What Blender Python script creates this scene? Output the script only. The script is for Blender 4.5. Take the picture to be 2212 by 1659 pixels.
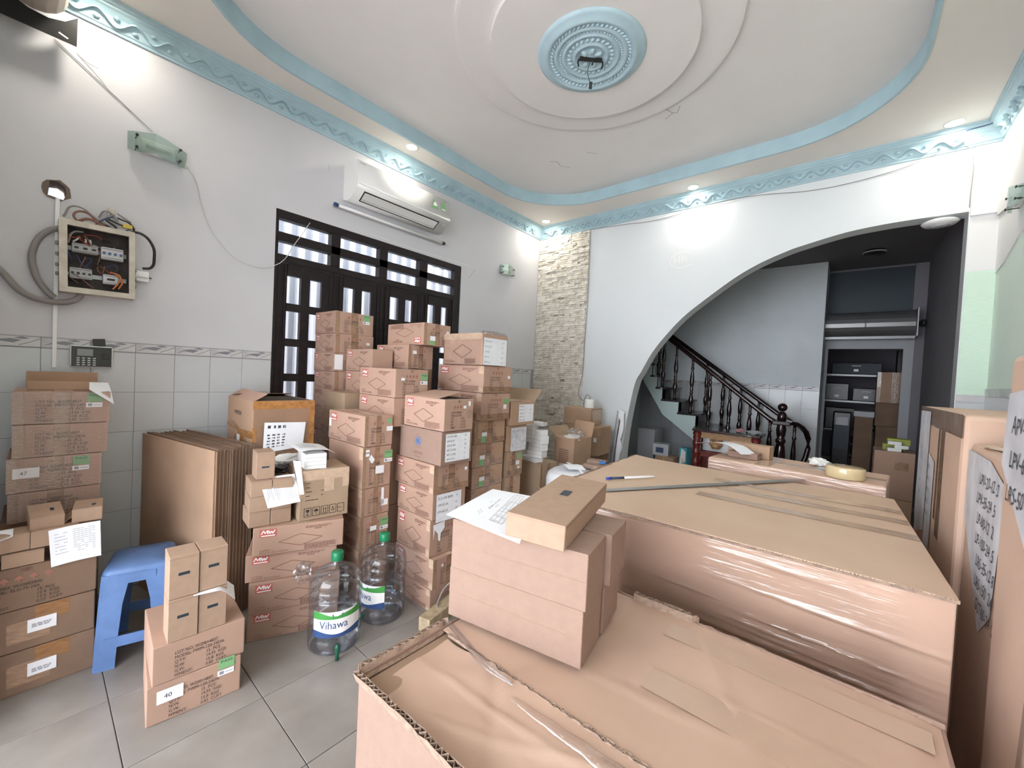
import bpy, bmesh, math, random
from mathutils import Matrix, Vector
random.seed(7)
for o in list(bpy.data.objects): bpy.data.objects.remove(o)
SC = bpy.context.scene
COL = SC.collection
PI = math.pi
# ------------------------------------------------------------------ camera, sky, exposure
cam_d = bpy.data.cameras.new('camera'); cam = bpy.data.objects.new('camera', cam_d); COL.objects.link(cam)
FPX = 872.38; YAW, PITCH, ROLL = math.radians(-40.073), math.radians(-1.4425), math.radians(-2.8733)
cam_d.sensor_fit = 'HORIZONTAL'; cam_d.sensor_width = 36.0; cam_d.lens = FPX / 2212 * 36.0
cam_d.clip_start = 0.02; cam_d.clip_end = 200
_f = Vector((math.sin(YAW)*math.cos(PITCH), math.cos(YAW)*math.cos(PITCH), math.sin(PITCH)))
_r = Vector((math.cos(YAW), -math.sin(YAW), 0)); _d = _f.cross(_r)
_r2 = math.cos(ROLL)*_r + math.sin(ROLL)*_d; _d2 = -math.sin(ROLL)*_r + math.cos(ROLL)*_d
cam.matrix_world = Matrix(((_r2.x, -_d2.x, -_f.x, 0), (_r2.y, -_d2.y, -_f.y, 0), (_r2.z, -_d2.z, -_f.z, 1.5), (0, 0, 0, 1)))
SC.camera = cam
world = bpy.data.worlds.new('overcast_sky'); SC.world = world; world.use_nodes = True
bgn = world.node_tree.nodes['Background']; bgn.inputs[0].default_value = (0.88, 0.93, 1.0, 1); bgn.inputs[1].default_value = 5.0
SC.view_settings.view_transform = 'Standard'; SC.view_settings.look = 'None'
SC.view_settings.gamma = 1.0; SC.view_settings.use_curve_mapping = False
SC.view_settings.exposure = 1.07
sun_d = bpy.data.lights.new('sun', 'SUN'); sun_d.energy = 15.0; sun_d.angle = math.radians(3); sun_d.color = (1.0, 0.975, 0.95)
sun = bpy.data.objects.new('sun', sun_d); COL.objects.link(sun); sun.rotation_euler = (math.radians(-32), math.radians(14), 0)   # stands behind the house, lights the street and alley
def area(name, loc, rot, sx, sy, power, col=(1, 1, 1), portal=False, shape='RECTANGLE'):
    l = bpy.data.lights.new(name, 'AREA'); l.shape = shape; l.size = sx; l.size_y = sy; l.energy = power; l.color = col
    if portal: l.cycles.is_portal = True
    o = bpy.data.objects.new(name, l); COL.objects.link(o); o.location = loc; o.rotation_euler = rot
    return o
XL, XR, YB, YF, ZC = -3.5, 0.775, 4.635, -0.25, 3.556

# ------------------------------------------------------------------ materials
M = {}
def mat(name, col, rough=0.6, metal=0.0, spec=0.5, noise=None, bump=None, trans=0.0, coat=0.0, emit=None, sheen=0):
    """noise=(scale, amount[, second colour]) colour mottling; bump=(scale, strength[, (sx,sy,sz)])"""
    m = bpy.data.materials.new(name); m.use_nodes = True; nt = m.node_tree; N = nt.nodes; L = nt.links
    b = N['Principled BSDF']; b.inputs['Base Color'].default_value = (*col, 1); b.inputs['Roughness'].default_value = rough
    b.inputs['Metallic'].default_value = metal; b.inputs['Specular IOR Level'].default_value = spec
    if trans: b.inputs['Transmission Weight'].default_value = trans
    if coat: b.inputs['Coat Weight'].default_value = coat
    tc = N.new('ShaderNodeTexCoord')
    if noise:
        n = N.new('ShaderNodeTexNoise'); n.inputs['Scale'].default_value = noise[0]; n.inputs['Detail'].default_value = 5
        L.new(tc.outputs['Object'], n.inputs['Vector'])
        mx = N.new('ShaderNodeMix'); mx.data_type = 'RGBA'
        c2 = noise[2] if len(noise) > 2 else tuple(c*(1-noise[1]) for c in col)
        mx.inputs[6].default_value = (*col, 1); mx.inputs[7].default_value = (*c2, 1)
        mr = N.new('ShaderNodeMapRange'); mr.inputs[1].default_value = 0.38; mr.inputs[2].default_value = 0.68
        L.new(n.outputs['Fac'], mr.inputs[0]); L.new(mr.outputs[0], mx.inputs[0]); L.new(mx.outputs[2], b.inputs['Base Color'])
    if bump:
        n2 = N.new('ShaderNodeTexNoise'); n2.inputs['Scale'].default_value = bump[0]; n2.inputs['Detail'].default_value = 4
        v = tc.outputs['Object']
        if len(bump) > 2:
            mp = N.new('ShaderNodeMapping'); mp.inputs['Scale'].default_value = bump[2]; L.new(v, mp.inputs['Vector']); v = mp.outputs[0]
        L.new(v, n2.inputs['Vector'])
        bp = N.new('ShaderNodeBump'); bp.inputs['Strength'].default_value = bump[1]; bp.inputs['Distance'].default_value = 0.01
        L.new(n2.outputs['Fac'], bp.inputs['Height']); L.new(bp.outputs[0], b.inputs['Normal'])
    if emit:
        b.inputs['Emission Color'].default_value = (*emit[0], 1); b.inputs['Emission Strength'].default_value = emit[1]
    M[name] = m
    return m
def film(name, tint, rough=0.06, gloss=0.5, bump=None, base=0.08):
    """thin clear plastic: transparent, with a glossy coat that grows at grazing angles"""
    m = bpy.data.materials.new(name); m.use_nodes = True; nt = m.node_tree; N = nt.nodes; L = nt.links
    N.remove(N['Principled BSDF']); out = N['Material Output']
    t = N.new('ShaderNodeBsdfTransparent'); t.inputs[0].default_value = (*tint, 1)
    g = N.new('ShaderNodeBsdfGlossy'); g.inputs['Roughness'].default_value = rough
    lw = N.new('ShaderNodeLayerWeight'); lw.inputs[0].default_value = 0.35
    ma = N.new('ShaderNodeMath'); ma.operation = 'MULTIPLY_ADD'; ma.inputs[1].default_value = gloss; ma.inputs[2].default_value = base
    L.new(lw.outputs['Fresnel'], ma.inputs[0]); mx = N.new('ShaderNodeMixShader')
    L.new(ma.outputs[0], mx.inputs[0]); L.new(t.outputs[0], mx.inputs[1]); L.new(g.outputs[0], mx.inputs[2]); L.new(mx.outputs[0], out.inputs[0])
    if bump:
        tc = N.new('ShaderNodeTexCoord'); mp = N.new('ShaderNodeMapping'); mp.inputs['Scale'].default_value = bump[2]
        n2 = N.new('ShaderNodeTexNoise'); n2.inputs['Scale'].default_value = bump[0]; n2.inputs['Detail'].default_value = 3
        bp = N.new('ShaderNodeBump'); bp.inputs['Strength'].default_value = bump[1]; bp.inputs['Distance'].default_value = 0.01
        L.new(tc.outputs['Object'], mp.inputs[0]); L.new(mp.outputs[0], n2.inputs['Vector']); L.new(n2.outputs['Fac'], bp.inputs['Height'])
        L.new(bp.outputs[0], g.inputs['Normal']); L.new(bp.outputs[0], lw.inputs['Normal'])
    M[name] = m
    return m
mat('plaster', (0.64, 0.635, 0.66), 0.75, noise=(1.3, 0.07), bump=(90, 0.05))
mat('plaster_back', (0.72, 0.755, 0.78), 0.7, noise=(1.1, 0.05), bump=(90, 0.05))
mat('plaster_hall', (0.77, 0.83, 0.87), 0.75, noise=(1.5, 0.12))
mat('plaster_green', (0.72, 0.84, 0.75), 0.75, noise=(2, 0.06), bump=(60, 0.08))
mat('plaster_green_rough', (0.66, 0.83, 0.70), 0.8, bump=(40, 0.6, (1, 1, 5)))
mat('plaster_patch', (0.78, 0.78, 0.77), 0.8, bump=(50, 0.1))
mat('ceiling_white', (0.83, 0.805, 0.795), 0.8, noise=(1.2, 0.06))
mat('ceiling_border', (0.78, 0.745, 0.70), 0.8, noise=(0.9, 0.07))
mat('blue_paint', (0.42, 0.585, 0.655), 0.6, noise=(5, 0.10))
mat('blue_medallion', (0.47, 0.64, 0.73), 0.6, noise=(8, 0.08))
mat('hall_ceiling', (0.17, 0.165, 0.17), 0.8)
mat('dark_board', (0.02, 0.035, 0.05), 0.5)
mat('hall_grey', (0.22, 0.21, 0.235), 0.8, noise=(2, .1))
mat('wall_tile', (0.60, 0.615, 0.63), 0.22, noise=(3, 0.05))
mat('border_tile', (0.62, 0.61, 0.61), 0.3, noise=(6, 0.35, (0.40, 0.40, 0.43)))
mat('border_leaf', (0.22, 0.22, 0.25), 0.4)
mat('grout', (0.33, 0.33, 0.34), 0.9)
mat('floor_tile', (0.282, 0.255, 0.232), 0.24, noise=(3.5, 0.25, (0.222, 0.2, 0.18)), bump=(2.5, 0.05))
mat('floor_grout', (0.13, 0.12, 0.11), 0.9)
mat('stone_strip', (0.80, 0.76, 0.68), 0.85, noise=(14, 0.4, (0.58, 0.53, 0.45)), bump=(70, 0.4))
mat('stone_bed', (0.32, 0.29, 0.25), 0.9)
mat('window_frame', (0.016, 0.011, 0.012), 0.45, spec=0.25, noise=(20, .4, (0.022, 0.017, 0.017)))
mat('sheet_metal', (0.30, 0.30, 0.325), 0.5, noise=(2, .06))
mat('card_pink', (0.455, 0.292, 0.222), 0.72, noise=(4, 0.10), bump=(45, 0.05))
mat('card_pink2', (0.425, 0.268, 0.198), 0.72, noise=(4, 0.12), bump=(45, 0.05))
mat('card_brown', (0.46, 0.30, 0.20), 0.75, noise=(4, 0.14), bump=(45, 0.06))
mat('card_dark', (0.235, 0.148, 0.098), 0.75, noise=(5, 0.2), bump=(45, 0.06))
mat('card_olive', (0.385, 0.272, 0.182), 0.75, noise=(5, 0.15), bump=(45, 0.06))
mat('card_tall', (0.66, 0.46, 0.35), 0.72, noise=(3, 0.12), bump=(20, 0.08))
mat('card_mailer', (0.385, 0.258, 0.180), 0.75, noise=(30, 0.08), bump=(160, 0.06))
mat('card_mailer_pink', (0.30, 0.197, 0.152), 0.75, noise=(40, 0.07), bump=(160, 0.06))
mat('tape_lid', (0.46, 0.32, 0.235), 0.32, noise=(5, 0.1))
mat('tape_dull', (0.33, 0.165, 0.07), 0.3, noise=(12, 0.3))
mat('card_lid', (0.50, 0.345, 0.262), 0.55, noise=(2.6, 0.13, (0.43, 0.29, 0.215)), bump=(14, 0.10))
mat('card_big', (0.62, 0.455, 0.335), 0.7, noise=(2.2, 0.13, (0.57, 0.405, 0.295)), bump=(12, 0.05))
mat('card_edge', (0.40, 0.285, 0.215), 0.85, noise=(60, 0.35))
mat('card_inside', (0.30, 0.20, 0.135), 0.85)
mat('card_shadow', (0.05, 0.035, 0.025), 0.9)  # near-black that paints the shade inside open boxes and the roll core
mat('tape_brown', (0.36, 0.225, 0.145), 0.16, noise=(9, 0.25), bump=(22, 0.35, (1, 1, 4)), coat=0.4)
mat('tape_pale', (0.60, 0.435, 0.32), 0.18, noise=(9, 0.15), bump=(22, 0.25, (1, 4, 1)), coat=0.4)
mat('tape_orange', (0.46, 0.21, 0.065), 0.2, noise=(12, 0.35), bump=(30, 0.4), coat=0.3)
mat('print_black', (0.035, 0.028, 0.026), 0.7)
mat('print_brown', (0.20, 0.10, 0.075), 0.75)
mat('print_faint', (0.34, 0.15, 0.11), 0.75)
mat('logo_red', (0.62, 0.10, 0.10), 0.6)
mat('logo_red_dull', (0.48, 0.11, 0.09), 0.65)
mat('print_white', (0.85, 0.82, 0.80), 0.6)
mat('logo_blue', (0.03, 0.17, 0.45), 0.6)
mat('paper', (0.83, 0.85, 0.89), 0.6, noise=(6, 0.06), bump=(8, 0.08))
mat('paper_dirty', (0.70, 0.70, 0.75), 0.6, noise=(7, 0.28), bump=(8, 0.15))
mat('label_white', (0.82, 0.83, 0.86), 0.5)
mat('label_green', (0.20, 0.42, 0.19), 0.5)
mat('ink', (0.06, 0.06, 0.075), 0.7)
mat('ink_pale', (0.26, 0.26, 0.30), 0.7)
mat('white_plastic', (0.82, 0.82, 0.81), 0.28)
mat('grey_plastic', (0.50, 0.50, 0.50), 0.35)
mat('black_plastic', (0.012, 0.012, 0.014), 0.3)
mat('dark_metal', (0.03, 0.03, 0.03), 0.4, metal=0.3)
mat('beige_metal', (0.52, 0.45, 0.38), 0.4, noise=(8, 0.2))
mat('cream_frame', (0.66, 0.60, 0.50), 0.5, noise=(16, 0.25))
mat('box_inside', (0.05, 0.035, 0.03), 0.6, noise=(18, 0.7))
mat('breaker_grey', (0.42, 0.42, 0.42), 0.5)
mat('breaker_white', (0.62, 0.62, 0.64), 0.4)
mat('breaker_blue', (0.07, 0.13, 0.30), 0.4)
mat('wire_red', (0.30, 0.05, 0.03), 0.5)
mat('wire_brown', (0.22, 0.10, 0.07), 0.5)
mat('wire_orange', (0.55, 0.18, 0.06), 0.5)
mat('wire_blue', (0.04, 0.06, 0.14), 0.5)
mat('wire_yellow', (0.60, 0.45, 0.08), 0.5)
mat('wire_white', (0.62, 0.61, 0.58), 0.5)
mat('wire_grey', (0.26, 0.24, 0.23), 0.6)
mat('stool_blue', (0.125, 0.225, 0.47), 0.42, noise=(9, 0.25), bump=(120, 0.06))
mat('cap_green', (0.01, 0.20, 0.085), 0.35)
mat('tap_green', (0.01, 0.085, 0.05), 0.4)
mat('label_hill', (0.06, 0.30, 0.06), 0.5)
mat('label_navy', (0.03, 0.07, 0.20), 0.5)
mat('wood_dark', (0.028, 0.011, 0.011), 0.22, noise=(30, .4), coat=0.5)
mat('stone_black', (0.032, 0.028, 0.03), 0.18, noise=(30, 0.5, (0.06, 0.05, 0.05)))
mat('stringer_green', (0.58, 0.70, 0.69), 0.7)
mat('shrine_red', (0.20, 0.025, 0.018), 0.35, noise=(40, 0.5), bump=(60, 0.5), coat=0.3)
mat('shrine_gold', (0.50, 0.27, 0.12), 0.4, noise=(60, 0.5))
mat('aluminium', (0.55, 0.56, 0.57), 0.35, metal=0.85, noise=(30, .15))
mat('steel_dull', (0.36, 0.37, 0.37), 0.42, metal=0.6)
mat('foam_white', (0.80, 0.81, 0.85), 0.55, bump=(14, 0.3))
mat('tissue', (0.82, 0.82, 0.80), 0.8)
mat('pink_rag', (0.62, 0.33, 0.36), 0.8)
mat('tape_clear', (0.72, 0.58, 0.34), 0.18, coat=0.5)
mat('pen_blue', (0.03, 0.06, 0.45), 0.3)
mat('wood_raw', (0.46, 0.36, 0.23), 0.7, noise=(20, 0.35), bump=(40, 0.3))
mat('lime_box', (0.33, 0.36, 0.06), 0.6)
mat('cyan_print', (0.10, 0.42, 0.50), 0.5)
mat('pale_grey', (0.48, 0.49, 0.52), 0.55)
mat('shutter_grey', (0.20, 0.20, 0.205), 0.32, metal=0.5)
mat('frame_grey', (0.36, 0.37, 0.40), 0.5)
mat('street', (0.52, 0.50, 0.48), 0.9, noise=(2, .1))
mat('soot', (0.16, 0.12, 0.09), 0.9)
mat('lamp_glow', (1, 0.97, 0.88), 0.5, emit=((1.0, 0.95, 0.82), 14.0))
film('bottle_plastic', (0.935, 0.965, 1.0), 0.05, 0.42, (9, 0.15, (1, 1, 2.5)), 0.05)
film('stretch_film', (0.97, 0.97, 0.97), 0.09, 0.75, (7, 0.5, (0.6, 0.6, 9)), 0.05)
film('clear_bag', (0.96, 0.96, 0.97), 0.12, 0.45, (16, 0.6, (1, 1, 1)), 0.07)
film('lamp_glass', (0.78, 0.88, 0.84), 0.15, 0.4, None, 0.16)
film('window_glass', (0.93, 0.95, 0.96), 0.02, 0.5, None, 0.02)
film('tape_film', (0.97, 0.93, 0.90), 0.10, 0.35, (22, 0.6, (1, 1, 5)), 0.10)

# ------------------------------------------------------------------ builders
def add_box(bm, x0, x1, y0, y1, z0, z1):
    vs = [bm.verts.new(p) for p in ((x0,y0,z0),(x1,y0,z0),(x1,y1,z0),(x0,y1,z0),(x0,y0,z1),(x1,y0,z1),(x1,y1,z1),(x0,y1,z1))]
    for f in ((0,3,2,1),(4,5,6,7),(0,1,5,4),(1,2,6,5),(2,3,7,6),(3,0,4,7)): bm.faces.new([vs[i] for i in f])
    return vs
def solid(bm, geom, thickness):
    bm.normal_update(); return bmesh.ops.solidify(bm, geom=geom, thickness=thickness)
def mesh_from(bm, name, smooth=False, bevel=0.0, seg=2):
    if bevel > 0:
        bmesh.ops.bevel(bm, geom=list(bm.edges), offset=bevel, segments=seg, affect='EDGES', profile=0.5, clamp_overlap=True)
    bmesh.ops.recalc_face_normals(bm, faces=list(bm.faces))
    me = bpy.data.meshes.new(name); bm.to_mesh(me); bm.free()
    if smooth:
        for p in me.polygons: p.use_smooth = True
        me.set_sharp_from_angle(angle=0.9)
    return me
def link(name, me, mt=None, parent=None, loc=(0,0,0), rot=(0,0,0), scale=(1,1,1)):
    o = bpy.data.objects.new(name, me); COL.objects.link(o)
    if me is not None and mt is not None and len(me.materials) == 0: me.materials.append(M[mt] if isinstance(mt, str) else mt)
    o.parent = parent; o.location = loc; o.rotation_euler = rot; o.scale = scale
    return o
def tag(o, label, cat, group=None):
    o['label'] = label; o['category'] = cat
    if group: o['group'] = group
    return o
def struct(o): o['kind'] = 'structure'; return o
def stuff(o): o['kind'] = 'stuff'; return o
def empty(name, loc=(0,0,0), rz=0.0):
    o = bpy.data.objects.new(name, None); o.empty_display_size = 0.05; COL.objects.link(o); o.location = loc; o.rotation_euler = (0,0,rz); return o
def box(name, b, mt, parent=None, bevel=0.0, rot=(0,0,0), seg=2):
    """box from bounds (x0,x1,y0,y1,z0,z1); the object's origin is the middle of its base"""
    x0,x1,y0,y1,z0,z1 = b
    bm = bmesh.new(); add_box(bm, -(x1-x0)/2, (x1-x0)/2, -(y1-y0)/2, (y1-y0)/2, 0, z1-z0)
    return link(name, mesh_from(bm, name, bevel=bevel, seg=seg), mt, parent, ((x0+x1)/2, (y0+y1)/2, z0), rot)
def boxes(name, bs, mt, parent=None, bevel=0.0, loc=(0,0,0), rot=(0,0,0)):
    bm = bmesh.new()
    for b in bs: add_box(bm, *b)
    return link(name, mesh_from(bm, name, bevel=bevel), mt, parent, loc, rot)
def tube(name, pts, r, mt, parent=None, res=6, cyclic=False, loc=(0,0,0), taper=None):
    c = bpy.data.curves.new(name, 'CURVE'); c.dimensions = '3D'; c.bevel_depth = r; c.bevel_resolution = 2; c.use_fill_caps = True; c.resolution_u = res
    s = c.splines.new('BEZIER'); s.bezier_points.add(len(pts)-1)
    for i, p in enumerate(pts):
        bp = s.bezier_points[i]; bp.co = p; bp.handle_left_type = bp.handle_right_type = 'AUTO'
    s.use_cyclic_u = cyclic
    t = bpy.data.objects.new('tmp', c); COL.objects.link(t)
    dg = bpy.context.evaluated_depsgraph_get(); me = bpy.data.meshes.new_from_object(t.evaluated_get(dg))
    bpy.data.objects.remove(t); bpy.data.curves.remove(c)
    me.name = name
    for p in me.polygons: p.use_smooth = True
    me.materials.clear()
    return link(name, me, mt, parent, loc)
def lathe_me(name, prof, seg=24, smooth=True, caps=True):
    bm = bmesh.new(); rings = []
    for r, z in prof:
        rings.append([bm.verts.new((r*math.cos(2*PI*k/seg), r*math.sin(2*PI*k/seg), z)) for k in range(seg)])
    for a, b in zip(rings, rings[1:]):
        for k in range(seg): bm.faces.new((a[k], a[(k+1)%seg], b[(k+1)%seg], b[k]))
    if caps:
        for rg, pr in ((rings[0], prof[0]), (rings[-1], prof[-1])):
            if pr[0] > 1e-4: bm.faces.new(rg)
    me = mesh_from(bm, name); 
    if smooth:
        for p in me.polygons: p.use_smooth = True
    return me
def prism_me(name, outer, holes, depth):
    """flat outline with holes, thickness depth along +Z, from 2D points"""
    c = bpy.data.curves.new(name, 'CURVE'); c.dimensions = '2D'; c.fill_mode = 'BOTH'; c.extrude = depth/2
    for pl in [outer] + list(holes):
        s = c.splines.new('POLY'); s.points.add(len(pl)-1); s.use_cyclic_u = True
        for i, p in enumerate(pl): s.points[i].co = (p[0], p[1], 0, 1)
    t = bpy.data.objects.new('tmp', c); COL.objects.link(t)
    dg = bpy.context.evaluated_depsgraph_get(); me = bpy.data.meshes.new_from_object(t.evaluated_get(dg))
    bpy.data.objects.remove(t); bpy.data.curves.remove(c); me.name = name; me.materials.clear()
    for v in me.vertices: v.co.z += depth/2
    return me
RX = (PI/2, 0, 0)            # local XY -> world XZ, local +Z -> world -Y
RY = (PI/2, 0, PI/2)         # local X -> world Y, local Y -> world Z, local +Z -> world +X
RYM = (PI/2, 0, -PI/2)       # local X -> world -Y, local +Z -> world -X
_tx = {}
def text_geo(s):
    if s in _tx: return _tx[s]
    c = bpy.data.curves.new('t', 'FONT'); c.body = s; c.size = 1.0; c.resolution_u = 2
    t = bpy.data.objects.new('tmp', c); COL.objects.link(t)
    dg = bpy.context.evaluated_depsgraph_get(); me = bpy.data.meshes.new_from_object(t.evaluated_get(dg))
    bpy.data.objects.remove(t); bpy.data.curves.remove(c)
    g = ([tuple(v.co) for v in me.vertices], [tuple(p.vertices) for p in me.polygons]); bpy.data.meshes.remove(me)
    _tx[s] = g; return g
class Print:
    """collects flat lettering and line work in a unit face (u right, v up), asp = face width / height"""
    def __init__(s, asp=2.0): s.v = []; s.f = []; s.a = asp
    def text(s, t, u, v, h, shear=0.0, wide=1.0, ang=0.0, jit=0.0):
        V, F = text_geo(t); n = len(s.v); k = h/0.7; ca, sa = math.cos(ang), math.sin(ang)
        for x, y, _ in V:
            X = (x + shear*y)*k*wide; Y = y*k + (math.sin(x*5)*jit*k if jit else 0)
            X, Y = X*ca - Y*sa, X*sa + Y*ca
            s.v.append((u + X/s.a, v + Y, 0))
        s.f += [tuple(i+n for i in f) for f in F]; return s
    def rect(s, u0, v0, u1, v1):
        n = len(s.v); s.v += [(u0,v0,0),(u1,v0,0),(u1,v1,0),(u0,v1,0)]; s.f.append((n,n+1,n+2,n+3)); return s
    def line(s, pts, w, closed=False):
        pts = list(pts) + ([pts[0]] if closed else [])
        for (a,b),(c,d) in zip(pts, pts[1:]):
            dx, dy = (c-a)*s.a, d-b; L = math.hypot(dx,dy) or 1; nx, ny = -dy/L*w/2, dx/L*w/2
            n = len(s.v); s.v += [(a+nx/s.a,b+ny,0),(a-nx/s.a,b-ny,0),(c-nx/s.a,d-ny,0),(c+nx/s.a,d+ny,0)]; s.f.append((n,n+1,n+2,n+3))
        return s
    def poly(s, pts):
        n = len(s.v); s.v += [(a,b,0) for a,b in pts]; s.f.append(tuple(range(n, n+len(pts)))); return s
    def disc(s, u, v, r, k=16):
        return s.poly([(u+r*math.cos(2*PI*i/k)/s.a, v+r*math.sin(2*PI*i/k)) for i in range(k)])
    def ring(s, u, v, r, w, k=24):
        return s.line([(u+r*math.cos(2*PI*i/k)/s.a, v+r*math.sin(2*PI*i/k)) for i in range(k)], w, True)
    def mesh(s, name):
        me = bpy.data.meshes.new(name); me.from_pydata(s.v, [], s.f); return me
def face_xf(dims, face, e):
    dx, dy, dz = dims
    if face == '-Y': return (-dx/2, -dy/2-e, 0), RX, (dx, dz, 1)
    if face == '+X': return (dx/2+e, -dy/2, 0), RY, (dy, dz, 1)
    if face == '-X': return (-dx/2-e, dy/2, 0), RYM, (dy, dz, 1)
    if face == '+Z': return (-dx/2, -dy/2, dz+e), (0,0,0), (dx, dy, 1)
def decal(name, me, mt, root, dims, face, e=0.0012):
    l, r, s = face_xf(dims, face, e)
    o = link(name, me, mt, root, l, r, s)
    if name in ('fine_print', 'handwriting', 'print_text', 'label_print', 'company_print', 'icon_print', 'handling_symbols'): o['kind'] = 'stuff'
    return o
def strip(name, root, dims, face, u0, v0, u1, v1, mt, e=0.0008):
    p = Print(); p.rect(u0, v0, u1, v1)
    return decal(name, p.mesh(name), mt, root, dims, face, e)
def sheet(name, corners, mt, parent=None, n=6, curl=None, thick=0.0006):
    """a sheet of paper spanned by four 3D corners (u along 0-1, v along 0-3), optionally curled by curl(u,v)->offset vector"""
    P = [Vector(c) for c in corners]; bm = bmesh.new(); g = []
    for i in range(n+1):
        row = []
        for j in range(n+1):
            u, v = i/n, j/n
            p = (P[0]*(1-u)+P[1]*u)*(1-v) + (P[3]*(1-u)+P[2]*u)*v
            if curl: p = p + Vector(curl(u, v))
            row.append(bm.verts.new(p))
        g.append(row)
    for i in range(n):
        for j in range(n): bm.faces.new((g[i][j], g[i+1][j], g[i+1][j+1], g[i][j+1]))
    solid(bm, geom=list(bm.faces), thickness=thick)
    return link(name, mesh_from(bm, name, smooth=True), mt, parent)
# ================================================================== THE SETTING
T = 0.451; FX0, FY0 = -2.387, 0.231
floor = struct(box('floor', (XL-0.15, XR+0.6, YF-0.1, 10.5, -0.10, -0.006), 'floor_grout'))
bm = bmesh.new(); add_box(bm, -T/2+0.0016, T/2-0.0016, -T/2+0.0016, T/2-0.0016, 0, 0.006)
tile_me = mesh_from(bm, 'floor_tile', bevel=0.0012, seg=1)
for i in range(-3, 8):
    for j in range(-1, 18):
        x, y = FX0+(i+0.5)*T, FY0+(j+0.5)*T
        if x-T/2 > XR or x+T/2 < XL or (y > 7.9 and x < -0.6) or (y > 4.9 and x > 0.9): continue
        link('tile', tile_me, 'floor_tile', floor, (x-floor.location.x, y-floor.location.y, -0.006-floor.location.z))
struct(box('ground_outside', (-14, 12, -14, 16, -0.16, -0.105), 'street'))

# ---- left wall with the door opening and the hole knocked through it
def wobble(cx, cy, rx, ry, n, a, seed):
    rnd = random.Random(seed); return [(cx+rx*math.cos(2*PI*k/n)*(1+rnd.uniform(-a,a)), cy+ry*math.sin(2*PI*k/n)*(1+rnd.uniform(-a,a))) for k in range(n)]
hole = [(0.040,2.372),(0.10,2.362),(0.113,2.40),(0.105,2.44),(0.080,2.458),(0.048,2.452)]
me = prism_me('wall_left', [(YF,0),(1.207,0),(1.207,2.70),(3.159,2.70),(3.159,0),(YB,0),(YB,3.95),(YF,3.95)], [hole], 0.15)
wall_left = struct(link('wall_left', me, 'plaster', None, (XL-0.15, 0, 0), RY)); me.materials.append(M['soot'])
for pl in me.polygons:
    if abs(pl.normal.z) < 0.5 and 0.03 < pl.center.x < 0.12 and 2.35 < pl.center.y < 2.47: pl.material_index = 1
chip = prism_me('chipped_edge', wobble(0.076, 2.408, 0.056, 0.058, 14, 0.12, 3), [hole], 0.004)
link('chipped_edge', chip, 'soot', wall_left, (0, 0, 0.15))
# dado of tiles with a relief border
def dado(wall, wide, rows, y0s, place, top):
    pass
TW, TH = 0.196, 0.25
bm = bmesh.new(); add_box(bm, -TW/2+0.001, TW/2-0.001, 0.001, TH-0.001, 0, 0.007)
wt_me = mesh_from(bm, 'wall_tile', bevel=0.0012, seg=1)
bm = bmesh.new(); add_box(bm, -TW/2+0.0008, TW/2-0.0008, 0.0008, 0.064, 0, 0.010)
bt_me = mesh_from(bm, 'border_tile', bevel=0.002, seg=1)
p = Print(3.0)
p.poly([(-0.098,0.008),(-0.05,0.03),(0.0,0.022),(0.03,0.04),(-0.01,0.046),(-0.05,0.038)]); p.poly([(0.0,0.05),(0.03,0.058),(0.06,0.05),(0.035,0.045)])
p.line([(0.02,0.012),(0.06,0.03),(0.095,0.05)], 0.004); p.line([(-0.098,0.060),(0.098,0.060)], 0.0025); p.line([(-0.098,0.004),(0.098,0.004)], 0.0025)
bl_me = p.mesh('border_pattern')
def dado_at(wall, pts, rows, ztop, frame):
    """pts: positions along the wall of the tile centres; frame(p, z) -> local location, rotation"""
    for s in pts:
        for k in range(rows):
            z = ztop-0.065-(k+1)*TH
            l, r = frame(s, z); link('tile', wt_me, 'wall_tile', wall, l, r)
        l, r = frame(s, ztop-0.065); b = link('border_tile', bt_me, 'border_tile', wall, l, r)
        link('relief', bl_me, 'border_leaf', b, (0, 0, 0.0105))
lw_pts = [0.42+TW*(k+0.5) for k in range(-4, 4)] + [3.159+0.02+TW*(k+0.5) for k in range(7)]
dado_at(wall_left, lw_pts, 6, 1.577, lambda s, z: ((s, z, 0.15), (0, 0, 0)))
g = boxes('grout_bed', [(YF,1.207,0,1.577,0.15,0.154),(3.159,YB,0,1.577,0.15,0.154)], 'grout', wall_left)

# ---- back wall with the arch
arch = [(-2.10,0.0),(-2.095,0.57),(-2.06,1.0),(-1.986,1.449),(-1.915,1.601),(-1.808,1.81),(-1.674,1.996),(-1.481,2.215),(-1.256,2.399),(-0.979,2.601),(-0.765,2.719),(-0.548,2.803),(-0.406,2.842),(-0.109,2.903),(0.163,2.925),(0.409,2.928),(0.614,2.926),(0.614,0.0)]
def smooth_line(pts, n=4):
    out = []
    for i in range(len(pts)-1):
        p0, p1, p2, p3 = pts[max(i-1,0)], pts[i], pts[i+1], pts[min(i+2,len(pts)-1)]
        for k in range(n):
            t = k/n; out.append(tuple(0.5*((2*p1[a])+(-p0[a]+p2[a])*t+(2*p0[a]-5*p1[a]+4*p2[a]-p3[a])*t*t+(-p0[a]+3*p1[a]-3*p2[a]+p3[a])*t**3) for a in (0,1)))
    return out + [pts[-1]]
arch_s = smooth_line(arch[:-1]) + [arch[-1]]
me = prism_me('wall_back', [(XL-0.15,0)] + arch_s + [(XR+0.15,0),(XR+0.15,3.95),(XL-0.15,3.95)], [], 0.165)
wall_back = struct(link('wall_back', me, 'plaster_back', None, (0, YB+0.165, 0), RX))
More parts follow.
